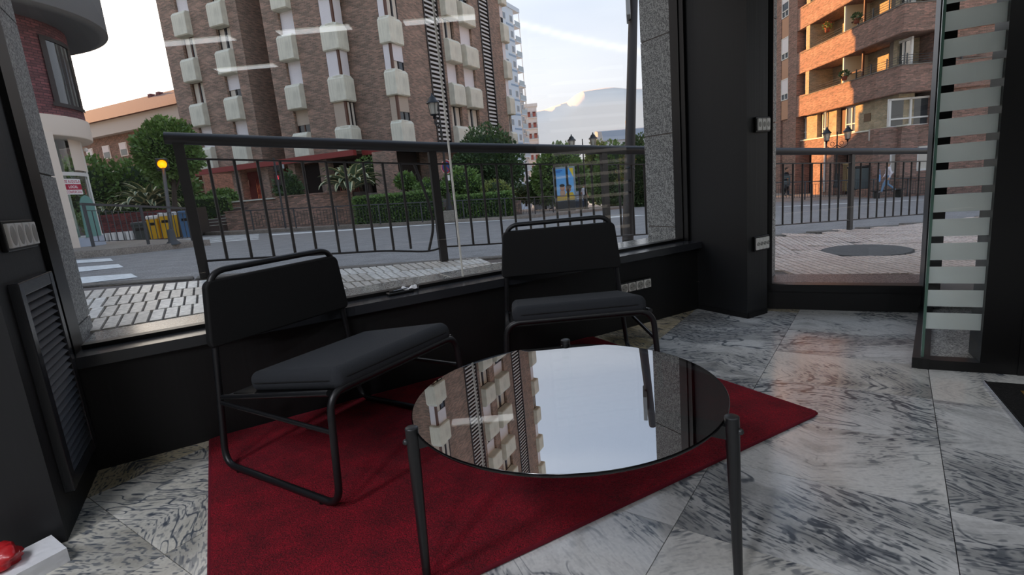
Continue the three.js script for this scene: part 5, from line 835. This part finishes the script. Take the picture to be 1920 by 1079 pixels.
{ // advertising column
  const P = ahead(1062, 397, 35), k = 35 / F, t = thing('advertising_column', 'free-standing poster panel with a blue advertisement beside the park fence', 'advertising panel', [P.x, P.y, P.z], -Math.atan2(RT.z, RT.x) - 0.12), h = 78 * k, w = 39 * k;
  obj('foot', rb(w * 0.9, 20 * k, 0.22, 0.02, 0, 10 * k, 0), M.steel, t); obj('case', rb(w * 1.05, 64 * k, 0.2, 0.03, 0, 50 * k, 0), std(0x8a9498, 0.4), t);
  const poster = canvasTex(256, 448, (g, W_, H_) => {
    const gr = g.createLinearGradient(0, 0, 0, H_); gr.addColorStop(0, '#4d9fe0'); gr.addColorStop(1, '#9fcdf0'); g.fillStyle = gr; g.fillRect(0, 0, W_, H_); g.fillStyle = '#f0cf3a'; g.beginPath(); g.moveTo(W_, 0); g.lineTo(W_ * 0.78, 0); g.lineTo(W_, H_ * 0.3); g.fill(); g.fillStyle = '#2b66b5'; g.fillRect(16, 22, 92, 12); g.fillRect(16, 42, 66, 10); g.fillStyle = 'rgba(240,248,255,.8)'; g.fillRect(30, 110, 180, 6); g.fillRect(30, 126, 150, 6);
    g.fillStyle = '#d9b23a'; g.fillRect(0, H_ * 0.86, W_, H_ * 0.14); g.fillStyle = '#b98062'; g.beginPath(); g.ellipse(96, 270, 34, 46, 0, 0, 7); g.fill(); g.fillStyle = '#2a2320'; g.beginPath(); g.ellipse(94, 236, 36, 22, 0, 0, 7); g.fill(); g.fillStyle = '#c9a184'; g.fillRect(60, 310, 70, 90);
    g.fillStyle = '#a8724f'; g.beginPath(); g.ellipse(176, 290, 36, 50, 0, 0, 7); g.fill(); g.fillStyle = '#241c18'; g.beginPath(); g.ellipse(182, 258, 40, 30, 0, 0, 7); g.fill(); g.fillStyle = '#e3bd2c'; g.beginPath(); g.moveTo(120, 400); g.lineTo(150, 340); g.lineTo(236, 340); g.lineTo(256, 400); g.fill(); });
  obj('poster', bb(-w * 0.44, w * 0.44, 21 * k, 79 * k, 0.1, 0.105).translate(0, 0, 0) && (() => { const g = new THREE.BoxGeometry(w * 0.88, 58 * k, 0.006); g.translate(0, 50 * k, 0.103); return g; })(), std(0xffffff, 0.5, { map: poster }), t); }
// ---------------------------------------------------------------- bins
function bin(label, px, D, w, h, body, lid, grp) { const P = ahead(px, 440, D), y = ground(P.x, P.z) - 0.1, t = thing('recycling_bin', label, 'bin', [P.x, y, P.z], -Math.atan2(RT.z, RT.x), grp); const g = new THREE.CylinderGeometry(w * 0.62, w * 0.55, h, 4, 1); g.rotateY(Math.PI / 4); g.translate(0, h / 2 + 0.05, 0); obj('body', toCreasedNormals(g, 0.5), body, t); obj('lid', rb(w * 0.95, 0.16, w * 0.95, 0.05, 0, h + 0.12, 0), lid, t); obj('opening', rb(w * 0.5, 0.12, 0.04, 0.02, 0, h * 0.82, w * 0.42), M.frame, t); return t; }
bin('tall yellow recycling bin with white top, nearer the fence post', 296, 22.5, 0.5, 0.82, M.yellow, M.white, 'bins by the crossing'); bin('tall yellow recycling bin with white top, nearer the traffic light pole', 321, 22.5, 0.56, 0.92, M.yellow, M.white, 'bins by the crossing'); bin('low dark grey bin left of the yellow bins', 274, 23, 0.75, 0.6, M.binGrey, M.binGrey, 'bins by the crossing'); bin('blue recycling bin half hidden behind the end post of the railing', 357, 22.5, 0.5, 0.95, phys(0x4a6f94, 0.5), phys(0x4a6f94, 0.5), 'bins by the crossing');
{ const P = ahead(1608, 356, 29.6), t = thing('waste_container', 'dark grey-green waste container in front of the sunlit block', 'container', [P.x, P.y, P.z], turnOf([-0.537, 0.843])); obj('body', rb(0.8, 1.15, 0.7, 0.04, 0, 0.62, 0), M.binGrey, t); obj('lid', rb(0.86, 0.12, 0.76, 0.04, 0, 1.24, 0), M.frame, t); for (const s of [-1, 1]) obj('wheel', at(new THREE.CylinderGeometry(0.08, 0.08, 0.06, 14).rotateZ(Math.PI / 2), s * 0.3, 0.08, 0.3), M.frame, t); }
{ const P = ahead(1664, 372, 27.2), t = thing('street_bench', 'low dark bench in front of the walking man in jeans', 'bench', [P.x, P.y, P.z], -Math.atan2(RT.z, RT.x)); obj('seat_plank', rb(1.5, 0.05, 0.45, 0.01, 0, 0.42, 0), M.frame, t); for (const s of [-1, 1]) obj('leg', rb(0.06, 0.42, 0.4, 0.01, s * 0.55, 0.21, 0), M.frame, t); }
// ---------------------------------------------------------------- people
function body(bones, blend, cell, lo, hi) {   // one continuous surface over tapered capsules: bones [a, b, ra, rb]
  const size = Math.max(hi[0] - lo[0], hi[1] - lo[1], hi[2] - lo[2]), res = Math.ceil(size / cell) + 4, mc = new MarchingCubes(res, new THREE.MeshBasicMaterial(), false, false, 200000); mc.isolation = 0;
  const c = [0, 1, 2].map((i) => (lo[i] + hi[i]) / 2), half = res * cell / 2;
  for (let z = 0; z < res; z++) for (let y = 0; y < res; y++) for (let x = 0; x < res; x++) {
    const p = [c[0] + (x / res * 2 - 1) * half, c[1] + (y / res * 2 - 1) * half, c[2] + (z / res * 2 - 1) * half]; let s = 0;
    for (const [a, b, ra, rb_] of bones) { const d = [b[0] - a[0], b[1] - a[1], b[2] - a[2]], q = [p[0] - a[0], p[1] - a[1], p[2] - a[2]], L = d[0] * d[0] + d[1] * d[1] + d[2] * d[2], t = Math.min(1, Math.max(0, (q[0] * d[0] + q[1] * d[1] + q[2] * d[2]) / (L || 1))), dist = Math.hypot(q[0] - t * d[0], q[1] - t * d[1], q[2] - t * d[2]) - mix(ra, rb_, t); s += Math.exp(-dist / blend); }
    mc.field[x + y * res + z * res * res] = s > 0 ? blend * Math.log(s) : -1;
  }
  mc.update(); const n = mc.count, g = new THREE.BufferGeometry(), P = new Float32Array(n * 3), N = new Float32Array(n * 3);
  for (let i = 0; i < n; i++) for (let k = 0; k < 3; k++) { P[i * 3 + k] = mc.positionArray[i * 3 + k] * half + c[k]; N[i * 3 + k] = mc.normalArray[i * 3 + k]; }
  g.setAttribute('position', new THREE.BufferAttribute(P, 3)); g.setAttribute('normal', new THREE.BufferAttribute(N, 3)); return plain(g);
}
function person(label, P, turn, h, o) {        // stands or walks facing its own +z
  const t = thing('person', label, 'person', [P.x, P.y, P.z], turn); t.scale.setScalar(h / 1.75);
  const st = o.stride ?? 0.3, sh = 0.19, hipY = 0.93 - 0.08 * st, neck = [0, 1.47, 0.02], hip = [0.09, hipY, 0];
  const kneeF = [0.09, 0.52, 0.62 * st], footF = [0.09, 0.08, 0.95 * st], kneeB = [-0.09, 0.5, 0.1 - 0.25 * st], footB = [-0.09, 0.12 + 0.1 * st, -1.15 * st];
  const el1 = o.el1 ?? [0.27, 1.13, -0.18 * st - 0.04], ha1 = o.ha1 ?? [0.27, 0.88, 0.1 - 0.3 * st], el2 = o.el2 ?? [-0.27, 1.14, 0.12 * st], ha2 = o.ha2 ?? [-0.25, 0.92, 0.3 * st + 0.08];
  const head = [[[0, 1.6, 0.03], [0, 1.68, 0.02], 0.085, 0.092], [[0, 1.55, 0.06], [0, 1.6, 0.05], 0.052, 0.06], [[0, 1.605, 0.12], [0, 1.585, 0.13], 0.014, 0.018], [neck, [0, 1.56, 0.02], 0.055, 0.055]];
  for (const s of [-1, 1]) head.push([[s * 0.092, 1.62, 0.01], [s * 0.095, 1.59, 0.01], 0.02, 0.014]);
  const hand = (a, e) => { const d = [a[0] - e[0], a[1] - e[1], a[2] - e[2]], L = Math.hypot(...d), u = d.map((q) => q / L), b = [[a, a.map((q, i) => q + u[i] * 0.07), 0.034, 0.034]]; for (let k = 0; k < 4; k++) { const z = (k - 1.5) * 0.018, f0 = a.map((q, i) => q + u[i] * 0.08 + (i === 2 ? z : 0)), f1 = f0.map((q, i) => q + u[i] * (0.06 + (k === 1 ? 0.015 : k === 3 ? -0.015 : 0))); b.push([f0, f1, 0.009, 0.008]); } b.push([[a[0], a[1] + u[1] * 0.02, a[2] + 0.03], [a[0], a[1] + u[1] * 0.07, a[2] + 0.055], 0.011, 0.009]); return b; };
  const torso = [[[0, hipY, 0], [0, 1.2, 0], 0.125, 0.125], [[-0.1, 1.36, 0], [0.1, 1.36, 0], 0.105, 0.105], [[-sh, 1.42, 0], [sh, 1.42, 0], 0.055, 0.055], [[0, 1.2, 0.01], [0, 1.38, 0], 0.13, 0.12]];
  const upper = [[[sh, 1.41, 0], el1, 0.052, 0.042], [[-sh, 1.41, 0], el2, 0.052, 0.042]], fore = [[el1, ha1, 0.04, 0.028], [el2, ha2, 0.04, 0.028], ...hand(ha1, el1), ...hand(ha2, el2)];
  const legs = [[[0.09, hipY, 0], kneeF, 0.088, 0.058], [kneeF, footF, 0.056, 0.038], [[-0.09, hipY, 0], kneeB, 0.088, 0.058], [kneeB, footB, 0.056, 0.038], [[-0.07, hipY, 0], [0.07, hipY, 0], 0.115, 0.115]];
  const feet = [[footF, [footF[0], 0.04, footF[2] + 0.16], 0.04, 0.035], [footB, [footB[0], 0.04, footB[2] + 0.13], 0.04, 0.035]];
  const lo = [-0.55, -0.02, -0.75], hi = [0.55, 1.85, 0.75];
  obj('figure', body([...head, ...torso, ...upper, ...fore, ...legs, ...feet], 0.014, 0.028, lo, hi), phys(o.skin ?? 0xb98a6c, 0.6), t);
  const grow = (b, k) => b.map(([a, c, r, s]) => [a, c, r + k, s + k]);
  obj('shirt', body(grow([...torso, ...(o.short ? upper.map(([a, c, r, s]) => [a, a.map((q, i) => mix(q, c[i], 0.6)), r, s]) : [...upper, ...fore.slice(0, 2)])], 0.014), 0.014, 0.028, lo, hi), phys(o.shirt, 0.9), t);
  obj('trousers', body(grow(legs, 0.014), 0.014, 0.028, lo, hi), phys(o.trousers, 0.9), t);
  obj('shoes', body(grow(feet, 0.01), 0.012, 0.028, lo, hi), phys(o.shoes ?? 0x6a6460, 0.7), t);
  const hr = new THREE.SphereGeometry(0.105, 20, 14, 0, 6.2832, 0, Math.PI * 0.55); hr.rotateX(-0.45); hr.translate(0, 1.68, 0.005); obj('hair', hr, phys(o.hair ?? 0x3a2d24, 0.8), t);
  for (const s of [-1, 1]) obj('eye', at(new THREE.SphereGeometry(0.009, 8, 6), s * 0.034, 1.635, 0.107), M.frame, t);
  return t;
}
{ let q = ahead(1664, 361, 26.6); person('man in white shirt and jeans striding past the sunlit block with a blue bag', q, Math.PI * 0.38 + 2.6, 1.46, { stride: 0.34, shirt: 0xd9cfd2, trousers: 0x6f8aa3, hair: 0x8a7a6c });
  const bp = ahead(1648, 334, 26.5), bg = thing('shoulder_bag', 'light blue bag carried by the striding man in jeans', 'bag', [bp.x, bp.y - 0.2, bp.z]); obj('bag_body', rb(0.26, 0.36, 0.14, 0.05, 0, 0.18, 0, 0.4), phys(0x6f9ccf, 0.8), bg); obj('strap', tube([[-0.08, 0.34, 0], [-0.04, 0.62, 0], [0.06, 0.62, 0], [0.1, 0.34, 0]], 0.012, 0.06, 30, false, 6), phys(0x6f9ccf, 0.8), bg);
  q = ahead(1097, 391, 39.5); person('man in a white short-sleeved shirt and dark trousers by the park fence', q, Math.PI * 0.2 + 0.9, 1.75, { stride: 0.16, shirt: 0xe4e2e8, trousers: 0x30323c, short: true });
  q = ahead(1474, 368, 33); const yb = q.y; person('person in black behind the scooter at the garage opening', V3(q.x, yb, q.z), 0.4, 1.72, { stride: 0.1, shirt: 0x17171a, trousers: 0x3c3c42 });
}
{ // scooter and parked cars
  const P = ahead(1474, 360, 31.8), t = thing('scooter', 'dark parked motor scooter in front of the person in black', 'scooter', [P.x, P.y, P.z], 0.5);
  for (const s of [-1, 1]) obj('wheel', at(new THREE.TorusGeometry(0.19, 0.06, 10, 22), s * 0.6, 0.25, 0), M.frame, t); obj('body', [rb(0.75, 0.3, 0.28, 0.1, -0.35, 0.55, 0), rb(0.4, 0.08, 0.28, 0.03, 0.15, 0.33, 0), rb(0.14, 0.6, 0.36, 0.06, 0.48, 0.65, 0)], M.binGrey, t); obj('saddle', rb(0.65, 0.1, 0.26, 0.05, -0.35, 0.76, 0), M.frame, t); obj('handlebar', rod([0.46, 1.0, -0.32], [0.46, 1.0, 0.32], 0.018), M.steel, t); obj('headlamp', at(new THREE.SphereGeometry(0.08, 12, 10), 0.55, 0.86, 0), M.whiteGrey, t);
}
function car(label, P, turn, m) {
  const t = thing('car', label, 'car', [P.x, P.y, P.z], turn), s = new THREE.Shape(); s.moveTo(-2.05, 0.3); s.lineTo(-2.1, 0.75); s.quadraticCurveTo(-2.0, 0.92, -1.7, 0.95); s.lineTo(-1.2, 1.4); s.quadraticCurveTo(-1.0, 1.47, -0.6, 1.48); s.lineTo(0.3, 1.45); s.lineTo(1.0, 0.98); s.quadraticCurveTo(1.9, 0.9, 2.05, 0.7); s.lineTo(2.08, 0.3); s.lineTo(-2.05, 0.3);
  const g = new THREE.ExtrudeGeometry(s, { depth: 1.5, bevelEnabled: true, bevelSize: 0.06, bevelThickness: 0.08, bevelSegments: 3 }); g.translate(0, 0, -0.75); obj('body', toCreasedNormals(plain(g), 0.6), m, t);
  const w = new THREE.Shape(); w.moveTo(-1.35, 1.0); w.lineTo(-1.05, 1.36); w.lineTo(0.25, 1.36); w.lineTo(0.8, 1.0); w.lineTo(-1.35, 1.0); for (const k of [-1, 1]) { const q = new THREE.ExtrudeGeometry(w, { depth: 0.01, bevelEnabled: false }); q.translate(0, 0, k * 0.835 - 0.005); obj('side_window', q, glassDark, t); }
  for (const x of [-1.3, 1.3]) for (const k of [-1, 1]) { const o = obj('wheel', at(new THREE.CylinderGeometry(0.31, 0.31, 0.2, 24).rotateX(Math.PI / 2), x, 0.31, k * 0.76), M.frame, t); obj('hubcap', at(new THREE.CylinderGeometry(0.18, 0.2, 0.03, 18).rotateX(Math.PI / 2), x, 0.31, k * 0.87), M.steel, o); }
  const ws = new THREE.PlaneGeometry(1.3, 0.62); ws.rotateY(Math.PI / 2); ws.rotateZ(0.99); ws.translate(0.7, 1.23, 0); obj('windscreen', ws, glassDark, t); for (const k of [-1, 1]) obj('headlight', rb(0.08, 0.12, 0.3, 0.03, 2.06, 0.66, k * 0.6), M.whiteGrey, t); return t;
}
{ let P = ahead(1079, 394, 42.5); car('dark blue car parked behind the park fence', V3(P.x, P.y, P.z), 1.0, phys(0x26324a, 0.25, { clearcoat: 1 })); P = ahead(1022, 394, 58); car('silver car parked behind the park fence, nearest the towers', V3(P.x, P.y, P.z), 0.9, phys(0xaab0b6, 0.25, { clearcoat: 1 })); }
{ // plants on the sunny balconies
  const pot = (px, py, D, label, m, flower) => { const q = ahead(px, py, D), t = thing('potted_plant', label, 'plant', [q.x, q.y, q.z]); obj('pot', lathe([[0, 0], [0.12, 0], [0.17, 0.24], [0.15, 0.24], [0.12, 0.2], [0, 0.2]], 20), phys(0x8a4a35, 0.8), t); foliage(t, [[0, 0.36, 0, 0.2, 0.18, 0.2]], 200, 0.1, m, 500 + px); if (flower) { const o = foliage(t, [[0, 0.4, 0, 0.2, 0.18, 0.2]], 90, 0.08, phys(0xc8452c, 0.7), 600 + px); o.name = 'blossom'; } };
  pot(1583, 151, 31.5, 'dark bushy potted plant on the sunlit middle balcony', M.leafDark); pot(1551, 60, 33.6, 'potted plant with red blossom on the upper sunlit balcony', M.leafMid, true); pot(1606, 44, 30.2, 'dark potted plants beside the upper balcony divider', M.leafDark);
}
renderer.render(scene, camera);
